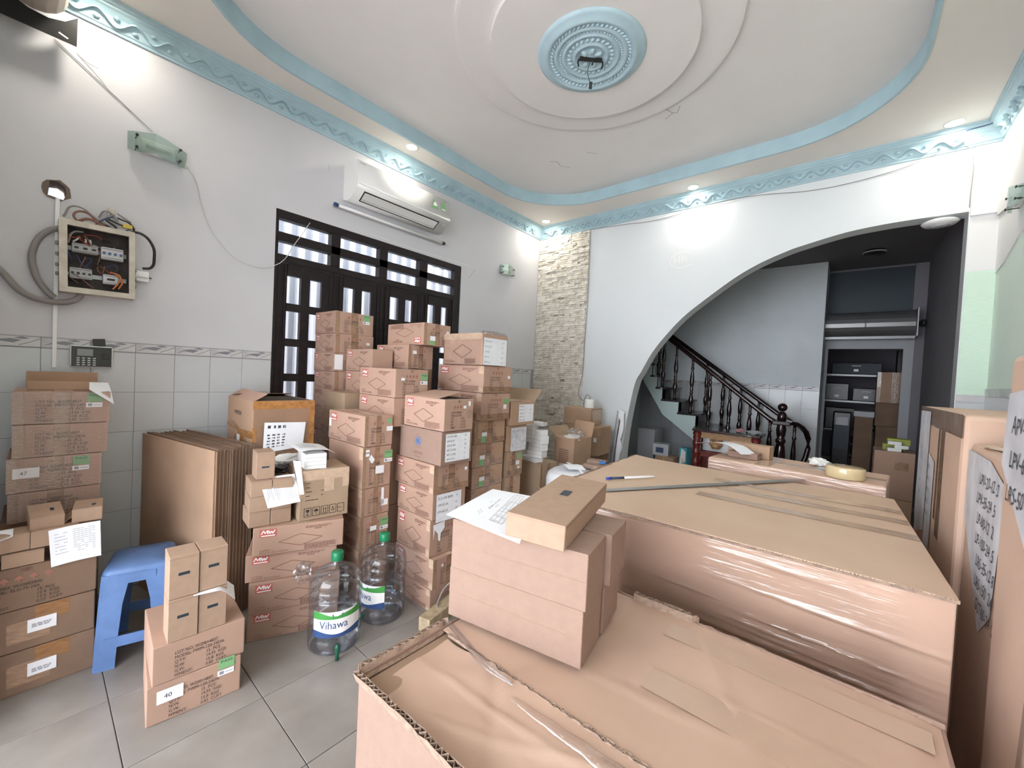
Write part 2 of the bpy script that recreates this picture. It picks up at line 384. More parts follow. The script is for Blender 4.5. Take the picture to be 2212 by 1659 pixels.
# stone strip in the corner: thin split-face courses
rnd = random.Random(5); bm = bmesh.new(); z = 0.0
while z < 3.40:
    h = rnd.uniform(0.022, 0.034); x = XL+0.005
    while x < -2.70:
        w = rnd.uniform(0.04, 0.17); x1 = min(x+w, -2.694+rnd.uniform(-0.006, 0.004))
        d = rnd.uniform(0.008, 0.026); vs = add_box(bm, x, x1-0.002, YB-d, YB, z, z+h-0.003)
        for v in vs:
            if v.co.y < YB-0.001: v.co.y += rnd.uniform(-0.006, 0.006)
        x = x1+0.001
    z += h
o = stuff(link('stone_course', mesh_from(bm, 'stone_course'), 'stone_strip', wall_back)); o.matrix_parent_inverse = Matrix.Identity(4)
o.parent = None; stone = o
stone_root = struct(box('trim_1', (XL, -2.70, YB-0.006, YB, 0, 3.40), 'stone_bed'))
stone.name = 'stone_course'; stone.parent = stone_root; stone.location = tuple(-v for v in stone_root.location)
# pilaster side of the arch: patched upper part, rough green below, tile border
pil = struct(box('trim_2', (0.620, 0.775, YB-0.018, YB, 2.885, 3.41), 'plaster_patch', bevel=0.004))
box('patch_panel', (-0.077, 0.077, 0.006, 0.010, -0.42, -0.012), 'plaster_patch', pil)
rg = box('rough_panel', (-0.077, 0.077, 0.004, 0.010, -1.37, -0.425), 'plaster_green_rough', pil)
box('border_tile', (-0.077, 0.077, -0.002, 0.010, -1.43, -1.372), 'border_tile', pil)
box('tile', (-0.077, 0.077, 0.002, 0.010, -1.66, -1.432), 'wall_tile', pil)
box('tile', (-0.077, 0.077, 0.002, 0.010, -2.88, -1.662), 'wall_tile', pil)

# ---- right wall and front wall
wall_right = struct(box('wall_right', (XR, XR+0.15, YF, YB, 0, 3.95), 'plaster_green'))
up = prism_me('patched_plaster', [(YB, 2.865),(YB, 3.41),(3.2, 3.41),(3.2, 2.75),(3.9,2.80),(4.22,2.82)], [], 0.02)
link('patched_plaster', up, 'plaster_patch', wall_right, (-0.075-0.02, -wall_right.location.y, 0), RY)
lowp = prism_me('patched_plaster', [(YB, 2.43),(YB, 2.862),(4.22, 2.815),(3.9,2.795),(3.2,2.745),(3.2,2.62),(4.1,2.56),(4.30,2.50),(4.42,2.46)], [], 0.006)
link('patched_plaster', lowp, 'plaster_patch', wall_right, (-0.075-0.006, -wall_right.location.y, 0), RY)
boxes('border_tile', [(-0.085,-0.074, 1.2, 2.44, 1.505, 1.565)], 'border_tile', wall_right)
boxes('tile', [(-0.082,-0.074, 1.2, 2.44, 1.255, 1.503)], 'wall_tile', wall_right)
me = prism_me('wall_front', [(XL-0.15,0),(-2.45,0),(-2.45,3.05),(XR+0.15,3.05),(XR+0.15,3.95),(XL-0.15,3.95)], [], 0.12)  # unseen left pier, shaped to keep daylight off the near left wall
struct(link('wall_front', me, 'plaster', None, (0, YF, 0), RX))
PF = -2.6  # unseen porch shell, added to cut overhead sky and even out the daylight
struct(box('wall_added_left', (XL-0.15, XL, PF, YF-0.001, 0, 3.02), 'plaster')); struct(box('wall_added_right', (XR, XR+0.15, PF, YF-0.001, 0, 3.02), 'plaster'))
struct(box('ceiling_added', (XL-0.15, XR+0.15, PF, YF-0.13, 3.03, 3.13), 'ceiling_white'))
struct(box('floor_added', (XL-0.15, XR+0.15, PF, YF-0.11, -0.10, 0.0), 'floor_tile'))
# ---- ceiling: border with a rounded tray, blue fascia, raised slab, discs and medallion
def rrect(x0, x1, y0, y1, r, n=12):
    out = []
    for cx, cy, a0 in ((x1-r,y1-r,0),(x0+r,y1-r,PI/2),(x0+r,y0+r,PI),(x1-r,y0+r,1.5*PI)):
        out += [(cx+r*math.cos(a0+PI/2*k/n), cy+r*math.sin(a0+PI/2*k/n)) for k in range(n+1)]
    return out
TR = (-3.155, 0.235, 0.42, 4.185)
me = prism_me('ceiling', [(XL,YF),(XR,YF),(XR,YB),(XL,YB)], [rrect(TR[0]-0.01, TR[1]+0.01, TR[2]-0.01, TR[3]+0.01, 0.81)], 0.03)
ceiling = struct(link('ceiling', me, 'ceiling_border', None, (0,0,ZC)))
f1 = prism_me('fascia', rrect(TR[0]-0.02, TR[1]+0.02, TR[2]-0.02, TR[3]+0.02, 0.82), [rrect(*TR, 0.80)], 0.127)
link('fascia', f1, 'blue_paint', ceiling, (0,0,-0.004))
f2 = prism_me('fascia', rrect(TR[0]-0.055, TR[1]+0.055, TR[2]-0.055, TR[3]+0.055, 0.855), [rrect(TR[0]-0.035, TR[1]+0.035, TR[2]-0.035, TR[3]+0.035, 0.835)], 0.02)
link('fascia', f2, 'blue_paint', ceiling, (0,0,0.10))
struct(box('ceiling_slab', (XL-0.15, XR+0.15, YF-0.12, YB+0.17, 3.68, 3.95), 'ceiling_white'))
MX, MY = -1.43, 2.335
dsk = struct(link('ceiling_disc', lathe_me('ceiling_disc', [(0.89,0.0),(0.89,-0.022),(0.87,-0.024),(0.66,-0.026),(0.66,-0.060),(0.0,-0.060)], 64, smooth=False), 'ceiling_white', None, (MX, MY, 3.68)))
prof = [(0.375,0.002),(0.375,-0.004),(0.355,-0.016),(0.33,-0.018),(0.318,-0.030),(0.300,-0.032),(0.288,-0.022),(0.262,-0.016),(0.252,-0.026),(0.236,-0.026),(0.226,-0.018),(0.202,-0.014),(0.195,-0.024),(0.182,-0.024),(0.174,-0.016),(0.128,-0.014),(0.118,-0.026),(0.108,-0.026),(0.100,-0.016),(0.06,-0.020),(0.03,-0.026),(0.0,-0.026)]
med = link('ceiling_medallion', lathe_me('medallion', prof, 64), 'blue_medallion', None, (MX, MY, 3.619), (0,0,0), (0.93,0.93,1))
tag(med, 'round pale blue plaster ceiling rose with rings and rope moulding', 'ceiling rose')
def ring_of(name, n, r, sx, sy, sz, twist, zz, mt='blue_medallion', parent=med):
    bm = bmesh.new()
    for k in range(n):
        a = 2*PI*k/n
        mtx = Matrix.Translation((r*math.cos(a), r*math.sin(a), zz)) @ Matrix.Rotation(a+twist, 4, 'Z') @ Matrix.Diagonal((sx, sy, sz, 1))
        bmesh.ops.create_uvsphere(bm, u_segments=6, v_segments=4, radius=1, matrix=mtx)
    return link(name, mesh_from(bm, name, smooth=True), mt, parent)
ring_of('rope_ring', 56, 0.273, 0.016, 0.0075, 0.010, 0.7, -0.020)
ring_of('bead_ring', 60, 0.214, 0.006, 0.006, 0.006, 0, -0.017)
ring_of('leaf_ring', 26, 0.150, 0.018, 0.012, 0.008, 0.5, -0.017)
ring_of('rosette', 7, 0.062, 0.030, 0.020, 0.012, 0.2, -0.024)
hk = empty('ceiling_hook', (MX, MY, 3.585)); tag(hk, 'black bent hook and wire stubs hanging from the ceiling rose', 'hook')
box('hook_plate', (-0.075, 0.075, -0.011, 0.011, -0.006, 0.012), 'dark_metal', hk, rot=(0,0,0.75), bevel=0.003)
for s in (-1, 1): tube('hook_arm', [(0.05*s,0.05*s,0),(0.058*s,0.055*s,-0.008),(0.055*s,0.055*s,-0.05)], 0.005, 'dark_metal', hk)
tube('wire', [(0.0,0.0,0),(-0.03,0.02,-0.05),(-0.02,0.05,-0.12)], 0.0022, 'black_plastic', hk)
box('connector', (-0.03,-0.014,0.045,0.06,-0.15,-0.11), 'black_plastic', hk, rot=(0.4,0.3,0), bevel=0.002)
tube('wire', [(0.0,0.0,0),(0.03,-0.02,-0.03),(0.02,-0.01,-0.05)], 0.006, 'black_plastic', hk)
# ---- cornice: coved profile swept along three walls, with a running scroll in relief
prof = [(0,0),(0.012,0),(0.016,0.012),(0.024,0.018),(0.034,0.040),(0.052,0.070),(0.078,0.092),(0.090,0.098),(0.092,0.108),(0.102,0.112),(0.104,0.125),(0.112,0.128),(0.114,0.141),(0,0.141)]
def cornice(name, a, b, nrm):
    a, b, nrm = Vector(a), Vector(b), Vector(nrm); bm = bmesh.new(); rings = []
    d = (b-a).normalized()
    for q, s in ((a, 1), (b, -1)):
        rings.append([bm.verts.new(q + nrm*u + d*(u*s if True else 0) + Vector((0,0,v))) for u, v in prof])
    n = len(prof)
    for k in range(n): bm.faces.new((rings[0][k], rings[0][(k+1)%n], rings[1][(k+1)%n], rings[1][k]))
    bm.faces.new(rings[0]); bm.faces.new(rings[1])
    o = struct(link(name, mesh_from(bm, name), 'blue_paint'))
    L = (b-a).length; bm = bmesh.new(); per = 0.165; n = int((L-0.16)/per)
    def pt(s, h): 
        u = 0.030 + (h-0.03)*0.75; return a + d*s + nrm*u + Vector((0,0,h))
    for k in range(n):
        s0 = 0.09 + k*per; prev = None
        for i in range(13):
            t = i/12; s = s0 + per*t; h = 0.052 + 0.022*math.sin(2*PI*t); w = 0.003 + 0.007*math.sin(PI*t)
            c = pt(s, h); up = (Vector((0,0,1))+nrm*0.75).normalized(); out = (nrm-Vector((0,0,0.75))).normalized()
            q = [bm.verts.new(c+up*w-out*0.006), bm.verts.new(c+out*0.016), bm.verts.new(c-up*w-out*0.006)]
            if prev:
                bm.faces.new((prev[0],q[0],q[1],prev[1])); bm.faces.new((prev[1],q[1],q[2],prev[2]))
            prev = q
        for (t, dh) in ((0.25,-0.014),(0.75,0.014)):
            c = pt(s0+per*t, 0.050+dh)
            bmesh.ops.create_uvsphere(bm, u_segments=6, v_segments=4, radius=1, matrix=Matrix.Translation(c) @ Matrix.Diagonal((0.016,0.016,0.010,1)))
    link('scroll_relief', mesh_from(bm, 'scroll_relief', smooth=True), 'blue_paint', o)
    return o
cornice('trim_3', (XL, YF, 3.416), (XL, YB, 3.416), (1,0,0))
cornice('trim_4', (XL, YB, 3.416), (XR, YB, 3.416), (0,-1,0))
cornice('trim_5', (XR, YB, 3.416), (XR, YF, 3.416), (-1,0,0))
# ---- cracks in the plaster (fine dark lines with a shape of their own)
def crack(pts, w, fr, parent, mt='soot'):
    p = Print(1.0); p.line(pts, w); return link('crack', p.mesh('crack'), mt, parent, *fr)
WLF = ((0,0,0.1512), (0,0,0))
crack([(0.14,3.21),(0.16,3.19),(0.20,3.155),(0.245,3.11),(0.27,3.075),(0.31,3.05),(0.37,3.0)], 0.004, WLF, wall_left, 'grout')
crack([(0.15,3.20),(0.19,3.18),(0.23,3.178)], 0.003, WLF, wall_left, 'grout')
crack([(3.28,2.60),(3.33,2.66),(3.37,2.72)], 0.005, WLF, wall_left, 'grout')
crack([(1.60,3.20),(1.60,3.14)], 0.002, WLF, wall_left, 'grout')
crack([(2.0,2.735),(2.4,2.725),(2.8,2.73),(3.25,2.74),(3.29,2.71)], 0.006, WLF, wall_left, 'plaster_patch')
slab = bpy.data.objects['ceiling_slab']
for pts in ([(-2.62,3.55),(-2.55,3.60),(-2.57,3.70),(-2.50,3.78)],[(-2.2,3.62),(-2.13,3.70)],[(-2.31,3.0),(-2.24,3.05),(-2.20,3.00),(-2.16,3.02)],[(-1.38,3.55),(-1.30,3.50),(-1.27,3.52),(-1.22,3.44)],[(-1.30,3.50),(-1.33,3.42)]):
    p = Print(1.0); p.line([(x*0.948,y*0.948) for x, y in pts], 0.005); link('crack', p.mesh('crack'), 'grout', slab, (-slab.location.x, -slab.location.y, -0.0015))
# faint white painted roundel with the letters Hk over the arch
p = Print(1.0)
ell = [(0.135*math.cos(a), 0.085*math.sin(a)) for a in [math.radians(d) for d in range(50, 330, 8)]]
p.line([(x, z) for x, z in ell], 0.008); p.line([(-0.085,-0.04),(-0.085,0.04)], 0.010); p.line([(-0.085,0.0),(-0.03,0.0)], 0.010); p.line([(-0.03,-0.035),(-0.03,0.05)], 0.010)
p.line([(0.0,-0.02),(0.0,0.035),(0.03,0.04)], 0.008); p.line([(0.0,0.0),(0.035,0.015),(0.05,-0.02)], 0.008)
link('painted_emblem', p.mesh('painted_emblem'), 'print_white', wall_back, (-1.52, 2.86, 0.166))

# ---- folding door with transoms in the left wall
door = struct(empty('door_1', (XL-0.04, 2.183, 0)))
def dpart(name, y0, y1, z0, z1, x0=-0.035, x1=0.035, mt='window_frame', par=None):
    return box(name, (x0, x1, y0-2.183, y1-2.183, z0, z1), mt, par or door, bevel=0.003, seg=1)
dpart('jamb', 1.207, 1.232, 0, 2.70); dpart('jamb', 3.065, 3.159, 0, 2.70)
dpart('head', 1.232, 3.065, 2.635, 2.70)
for z0, z1 in ((2.46,2.53),(2.30,2.357)): dpart('transom', 1.232, 3.065, z0, z1)
for y0, y1 in ((1.65,1.733),(2.117,2.206),(2.582,2.684)): dpart('mullion', y0, y1, 2.357, 2.635)
for y0, y1 in ((1.232,1.65),(1.733,2.117),(2.206,2.582),(2.684,3.065)):
    for z0, z1 in ((2.53,2.635),(2.357,2.46)): dpart('pane', y0, y1, z0, z1, -0.024, -0.021, 'window_glass')
leaves = [(1.234,1.688,(1.314,1.420),(1.491,1.592)),(1.692,2.148,(1.786,1.889),(1.960,2.060)),(2.152,2.628,(2.262,2.356),(2.436,2.530)),(2.632,3.063,(2.726,2.822),(2.905,3.000))]
for y0, y1, a, b in leaves:
    cy = (y0+y1)/2; lf = box('leaf', (-0.02, 0.02, y0-2.183, y0-2.183+0.03, 0.01, 2.295), 'window_frame', door)
    lx, ly = lf.location.x, lf.location.y
    def lp(n, p0, p1, z0, z1, d0=-0.02, d1=0.02, mt='window_frame'):
        return box(n, (d0, d1, p0-2.183-ly, p1-2.183-ly, z0-0.01, z1-0.01), mt, lf)
    lp('stile', y0+0.03, a[0], 0.01, 2.295, -0.016, 0.012); lp('stile', a[1], b[0], 0.01, 2.295); lp('stile', b[1], y1, 0.01, 2.295, -0.016, 0.012)
    lp('rib', y1-0.03, y1, 0.01, 2.295); lp('rib', y0+0.055, y0+0.07, 0.01, 2.295, 0.012, 0.024)
    for q in (a, b):
        lp('rail', q[0], q[1], 2.203, 2.295)
        for k in range(6): lp('rail', q[0], q[1], 1.918-0.285*k, 1.980-0.285*k, -0.018, 0.018)
        lp('panel', q[0], q[1], 0.01, 0.46, -0.012, 0.008)
        lp('pane', q[0], q[1], 0.46, 2.203, -0.010, -0.008, 'window_glass')
# sheet-metal hoarding in the alley outside
bm = bmesh.new(); prof = []; y = -1.5
while y < 6.0:
    prof += [(y,0),(y+0.09,0),(y+0.105,0.028),(y+0.135,0.028)]; y += 0.15
rows = [[bm.verts.new((d+e, yy, z)) for yy, d in prof] for z, e in ((0.0,0),(4.2,0),(4.2,-0.003),(0.0,-0.003))]
for a in range(4):
    for k in range(len(prof)-1): bm.faces.new((rows[a][k], rows[a][k+1], rows[(a+1)%4][k+1], rows[(a+1)%4][k]))
o = link('metal_hoarding', mesh_from(bm, 'metal_hoarding'), 'sheet_metal', None, (-4.85, 0, -0.1)); tag(o, 'pale ribbed sheet metal fence seen through the folding door', 'fence')

# ---- hall beyond the arch
HR = 0.690
wall_stair = struct(box('wall_stair', (-3.65, -0.34, 7.0, 7.12, 0, 3.3), 'plaster_hall'))
dado_at(wall_stair, [-0.34-TW*(k+0.5) for k in range(13)], 6, 1.535, lambda s, z: ((s-wall_stair.location.x, -0.06, z), RX))
struct(box('wall_hall_left', (-3.65, -3.5, YB+0.165, 7.0, 0, 3.3), 'plaster_hall'))
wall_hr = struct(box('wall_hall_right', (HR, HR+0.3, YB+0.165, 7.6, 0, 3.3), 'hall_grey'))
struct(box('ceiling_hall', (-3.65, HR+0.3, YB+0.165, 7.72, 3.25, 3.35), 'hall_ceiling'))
box('wall_return', (-0.46-wall_stair.location.x, -0.34-wall_stair.location.x, 0.06, 0.66, 0, 3.25), 'plaster_hall', wall_stair)
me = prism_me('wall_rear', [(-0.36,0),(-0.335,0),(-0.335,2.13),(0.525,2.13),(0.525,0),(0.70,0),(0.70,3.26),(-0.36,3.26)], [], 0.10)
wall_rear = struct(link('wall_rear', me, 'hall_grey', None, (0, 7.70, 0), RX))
link('dark_board', prism_me('dark_board', [(-0.335,2.62),(0.56,2.62),(0.56,3.22),(-0.335,3.22)], [], 0.012), 'dark_board', wall_rear, (0,0,0.10))
link('door_frame', prism_me('door_frame', [(-0.335,0),(-0.30,0),(-0.30,2.10),(0.50,2.10),(0.50,0),(0.60,0),(0.60,2.235),(-0.335,2.235)], [], 0.03), 'frame_grey', wall_rear, (0,0,0.10))
link('pilaster', prism_me('pilaster', [(0.60,0),(0.69,0),(0.69,3.24),(0.56,3.24),(0.56,2.62),(0.60,2.62)], [], 0.05), 'hall_grey', wall_rear, (0,0,0.10))
rs = empty('roller_shutter', (0.11, 7.38, 2.24)); tag(rs, 'grey roller shutter rolled up above the dark doorway', 'shutter')
rl = link('roll', lathe_me('roll', [(0.165,0),(0.17,0.01),(0.17,0.44),(0.168,0.45),(0.17,0.46),(0.17,0.93),(0.165,0.94)], 20, smooth=False), 'shutter_grey', rs, (-0.465,0,0.18), (0,PI/2,0))
box('end_plate', (0.475,0.487,-0.18,0.17,0.0,0.36), 'steel_dull', rs); box('bottom_bar', (-0.465,0.475,-0.03,0.10,-0.02,0.03), 'shutter_grey', rs)
link('axle', lathe_me('axle', [(0.03,0),(0.03,0.04),(0.045,0.04),(0.045,0.085)], 10), 'dark_metal', rs, (0.487,0,0.18), (0,PI/2,0))
# back room, unlit
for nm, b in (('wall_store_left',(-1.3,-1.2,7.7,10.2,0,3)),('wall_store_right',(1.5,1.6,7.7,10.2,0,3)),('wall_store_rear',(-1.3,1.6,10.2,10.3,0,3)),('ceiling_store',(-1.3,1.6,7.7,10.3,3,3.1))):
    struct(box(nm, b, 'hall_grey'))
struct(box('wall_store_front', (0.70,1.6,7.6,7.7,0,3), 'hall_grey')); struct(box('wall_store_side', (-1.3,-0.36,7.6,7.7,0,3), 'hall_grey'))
# ================================================================== FIXTURES ON THE WALLS AND CEILING
def dn(name, x, y, label):
    o = empty(name, (x, y, ZC)); tag(o, label, 'light', 'recessed ceiling downlights')
    link('bezel', lathe_me('bezel', [(0.060,0.0),(0.060,-0.004),(0.050,-0.006),(0.046,-0.004),(0.046,0.0)], 24, caps=False), 'white_plastic', o)
    link('lens', lathe_me('lens', [(0.046,-0.003),(0.0,-0.003)], 24), 'lamp_glow', o)
    l = bpy.data.lights.new('downlight_beam', 'AREA'); l.shape = 'DISK'; l.size = 0.085; l.energy = 2.3; l.color = (1.0, 0.94, 0.82)
    s = bpy.data.objects.new('downlight_beam', l); COL.objects.link(s); s.parent = o; s.location = (0,0,-0.03)
    return o
for x, y, lb in ((-3.24,2.24,'lit downlight in the ceiling border above the air conditioner'),(-3.24,4.39,'lit downlight in the ceiling corner above the stone strip'),(-1.39,4.45,'lit downlight in the ceiling border above the painted emblem'),(0.48,4.45,'lit downlight in the ceiling border beside the patched pilaster'),
                 (-3.24,0.22,'lit downlight in the ceiling border next to the roller shutter bracket'),(0.50,2.24,'lit downlight in the ceiling border above the tall cartons'),(-1.39,0.14,'lit downlight in the ceiling border over the street opening'),(0.50,0.20,'lit downlight in the ceiling border at the street end of the right wall')):
    dn('downlight', x, y, lb)

# ---- air conditioner
ac = empty('air_conditioner', (XL, 2.243, 2.93)); tag(ac, 'white split air conditioner above the folding door, green stickers on its front', 'air conditioner')
pf = [(0,0.02),(0,0.315),(0.03,0.325),(0.19,0.325),(0.215,0.31),(0.245,0.13),(0.245,0.10),(0.225,0.075),(0.12,0.005),(0.06,0.0)]
me = prism_me('body', pf, [], 1.015); b = link('body', me, 'white_plastic', ac, (0, 0.5075, 0), (PI/2,0,0))
bm = bmesh.new(); bm.from_mesh(me); bmesh.ops.remove_doubles(bm, verts=bm.verts, dist=1e-5); me2 = mesh_from(bm, 'body'); b.data = me2; me2.materials.clear(); me2.materials.append(M['white_plastic'])
d = Vector((0.105,0,0.070)).normalized(); ang = math.atan2(0.070, 0.105)
box('louvre', (-0.045,0.045,-0.40,0.40,-0.004,0.003), 'white_plastic', ac).matrix_local = Matrix.Translation((0.172, -0.02, 0.036)) @ Matrix.Rotation(-ang,4,'Y')
box('vent_gap', (-0.055,0.055,-0.415,0.405,-0.002,0.001), 'black_plastic', ac).matrix_local = Matrix.Translation((0.172, -0.02, 0.0375)) @ Matrix.Rotation(-ang,4,'Y')
box('louvre_edge', (-0.002,0.002,-0.40,0.40,-0.006,0.003), 'grey_plastic', ac).matrix_local = Matrix.Translation((0.150, -0.02, 0.019)) @ Matrix.Rotation(-ang,4,'Y')
tube('chrome_line', [(0.247,-0.50,0.105),(0.247,0.0,0.105),(0.247,0.50,0.105)], 0.0035, 'white_plastic', ac)
fa = math.atan2(0.030, 0.18)
def acs(n, me, mt, y, z, h, e=0.0012):
    x = 0.215+0.030*(0.31-z)/0.18
    o = link(n, me, mt, ac); o.matrix_local = Matrix.Translation((x+e, y, z)) @ Matrix.Rotation(-fa*0 , 4, 'Y') @ Matrix.Rotation(-fa,4,'Y') @ Matrix(((0,0,1,0),(1,0,0,0),(0,1,0,0),(0,0,0,1))); return o
p = Print(1.0); p.poly([(0,0),(0.10,0),(0.085,0.018),(0.052,0.095),(0.046,0.095),(0.014,0.018)]); acs('energy_sticker', p.mesh('energy_sticker'), 'label_green', 0.265, 0.175, 0)
p = Print(1.0); p.poly([(0.03,0.025),(0.07,0.025),(0.075,0.045),(0.055,0.075),(0.046,0.06),(0.032,0.055)]); acs('sticker_print', p.mesh('sticker_print'), 'print_white', 0.265, 0.175, 0, 0.0024)
p = Print(1.0); p.rect(0,0,0.055,0.085); acs('rating_sticker', p.mesh('rating_sticker'), 'label_green', 0.395, 0.18, 0)
p = Print(1.0); p.rect(0.004,0.008,0.051,0.022); acs('sticker_print', p.mesh('sticker_print'), 'print_white', 0.395, 0.18, 0, 0.0024)
p = Print(1.0); p.text('DAIKIN', 0, 0, 0.011, 0.15); acs('lettering', p.mesh('lettering'), 'ink_pale', -0.485, 0.285, 0)
p = Print(1.0); p.text('INVERTER', 0, 0, 0.008); acs('lettering', p.mesh('lettering'), 'ink_pale', 0.42, 0.285, 0)
link('sensor', lathe_me('sensor', [(0.012,0),(0.012,0.006),(0.0,0.008)], 12), 'grey_plastic', ac, (0.20,0.455,0.052), (0,PI*0.62,0))
# ---- fluorescent tube
ft = empty('fluorescent_tube', (XL+0.05, 2.243, 2.868)); tag(ft, 'unlit fluorescent tube on a thin batten under the air conditioner', 'lamp')
box('batten', (-0.05,-0.022,-0.60,0.60,-0.014,0.014), 'grey_plastic', ft, bevel=0.003)
link('tube', lathe_me('tube', [(0.013,0),(0.013,1.15)], 12), 'white_plastic', ft, (0,-0.575,0), (-PI/2,0,0))
for s, m_ in ((-1,'label_navy'),(1,'black_plastic')): link('end_cap', lathe_me('end_cap', [(0.016,0),(0.018,0.012),(0.016,0.034)], 12), m_, ft, (0, s*0.592-0.017, 0), (-PI/2,0,0))
for s in (-1, 1): box('holder', (-0.05, 0.008, s*0.58-0.008, s*0.58+0.008, -0.012, 0.012), 'grey_plastic', ft, bevel=0.002)
# ---- glass wall lamps
def sconce(loc, rot, label, mirror=1):
    o = empty('wall_lamp', loc); o.rotation_euler = rot; tag(o, label, 'lamp', None)
    # local: X along the wall, Y up, Z out
    bm = bmesh.new(); nx = 10
    pts = [(-0.145,0.052,-0.052),(-0.105,0.060,-0.060),(-0.02,0.078,-0.045),(0.02,0.070,-0.060),(0.105,0.050,-0.066),(0.145,0.038,-0.062)]
    top = []; bot = []
    for x, t, b in pts:
        zz = 0.075 - 0.9*x*x*2.2
        top.append(bm.verts.new((x, t, zz))); bot.append(bm.verts.new((x, b, zz)))
    for k in range(len(pts)-1): bm.faces.new((bot[k], bot[k+1], top[k+1], top[k]))
    solid(bm, geom=list(bm.faces), thickness=0.005)
    link('glass_plate', mesh_from(bm, 'glass_plate'), 'lamp_glass', o)
    bm = bmesh.new(); add_box(bm, -0.085, 0.085, -0.04, 0.045, 0, 0.035); link('backplate', mesh_from(bm, 'backplate', bevel=0.008), 'white_plastic', o)
    for x in (-0.105, 0.105):
        for y in (-0.036, 0.036): link('bolt', lathe_me('bolt', [(0.003,0),(0.003,0.062),(0.008,0.062),(0.008,0.068),(0,0.069)], 10), 'dark_metal', o, (x, y, 0))
    link('bulb', lathe_me('bulb', [(0.012,0),(0.014,0.02),(0.014,0.10),(0.008,0.12),(0,0.122)], 10), 'white_plastic', o, (-0.06,0,0.045), (0,PI/2,0))
    return o
sconce((XL, 0.500, 2.815), RY, 'glass wall lamp with four black bolts high above the fuse box')
sconce((XL, 3.912, 2.812), RY, 'glass wall lamp between the folding door and the stone strip')
sconce((XR-0.002, 4.02, 2.78), RYM, 'glass wall lamp on the patched wall beside the arch pilaster')
# ---- fuse box
fb = empty('fuse_box', (XL, 0.241, 2.04)); fb.rotation_euler = (0.02,0,0); tag(fb, 'open cream fuse box full of breakers and loose wires', 'fuse box')
W2, H2 = 0.155, 0.202
link('frame', prism_me('frame', [(-W2,-H2),(W2,-H2),(W2,H2),(-W2,H2)], [[(-W2+0.032,-H2+0.03),(W2-0.026,-H2+0.03),(W2-0.026,H2-0.03),(-W2+0.032,H2-0.03)]], 0.022), 'cream_frame', fb, (0.085,0,0), RY)
for b in ((0,0.085,-W2,-W2+0.012,-H2,H2),(0,0.085,W2-0.012,W2,-H2,H2),(0,0.085,-W2,W2,-H2,-H2+0.012),(0,0.085,-W2,W2,H2-0.012,H2)): box('side', b, 'cream_frame', fb)
box('backing', (0.0,0.006,-W2+0.012,W2-0.012,-H2+0.012,H2-0.012), 'box_inside', fb)
for z in (0.06,-0.09): box('rail', (0.008,0.02,-0.125,0.125,z-0.012,z+0.012), 'steel_dull', fb)
def breaker(y0, y1, z0, z1, mt, tog, n):
    br = box('breaker', (0.02,0.07,y0,y1,z0,z1), mt, fb, bevel=0.003)
    w = (y1-y0)/n; h = z1-z0
    for k in range(n): box('toggle', (0.025,0.038,-(y1-y0)/2+w*(k+.25),-(y1-y0)/2+w*(k+.75),h*0.38,h*0.58), tog, br, bevel=0.002)
    box('screw_row', (0.0252,0.0262,-(y1-y0)/2+0.004,(y1-y0)/2-0.004,h*0.84,h*0.88), 'black_plastic', br); box('screw_row', (0.0252,0.0262,-(y1-y0)/2+0.004,(y1-y0)/2-0.004,h*0.1,h*0.14), 'black_plastic', br)
breaker(-0.105,0.0,0.035,0.085,'breaker_grey','black_plastic',3); breaker(0.012,0.108,0.02,0.09,'breaker_white','breaker_blue',4)
breaker(-0.115,-0.025,-0.115,-0.055,'breaker_grey','black_plastic',4); breaker(0.02,0.085,-0.125,-0.07,'breaker_white','black_plastic',1)
rnd = random.Random(11)
for k in range(16):
    y = rnd.uniform(-0.11,0.11); z = rnd.choice((0.10,0.13,-0.02,-0.14,-0.03))
    tube('wire', [(0.04,y,z),(0.055+rnd.uniform(0,.02),y+rnd.uniform(-.05,.05),z+rnd.uniform(-.05,.05)),(0.05,max(-.12,min(.12,y+rnd.uniform(-.1,.1))),max(-.16,min(.16,z+rnd.uniform(-.08,.08))))], 0.0032, rnd.choice(['wire_blue','wire_brown','black_plastic','wire_grey','wire_red','wire_blue']), fb)
tube('wire', [(0.07,0.07,-0.06),(0.09,0.10,-0.10),(0.08,0.085,-0.15)], 0.0045, 'wire_orange', fb); tube('wire', [(0.07,0.05,-0.055),(0.092,0.09,-0.075),(0.09,0.085,-0.11),(0.08,0.06,-0.155)], 0.0045, 'wire_orange', fb)
tube('wire', [(0.06,-0.12,0.08),(0.075,-0.10,0.14),(0.06,-0.06,0.155)], 0.005, 'wire_grey', fb)
for (a, b2) in (((-0.10,0.09),(-0.075,0.12)),((-0.05,0.09),(-0.05,0.115)),((-0.03,0.09),(-0.032,0.115))): tube('wire', [(0.06,a[0],a[1]),(0.07,(a[0]+b2[0])/2,a[1]+.012),(0.06,b2[0],b2[1])], 0.0045, 'wire_white', fb)
for z in (-0.10,-0.05,0.01,0.07): link('grommet', lathe_me('grommet', [(0.011,0),(0.011,0.012),(0,0.014)], 10), 'steel_dull', fb, (0.05,-W2,z), (PI/2,0,0))
for z in (-0.02,-0.07,-0.12): link('grommet', lathe_me('grommet', [(0.010,0),(0.010,0.012),(0,0.014)], 10), 'steel_dull', fb, (0.05,W2,z), (-PI/2,0,0))
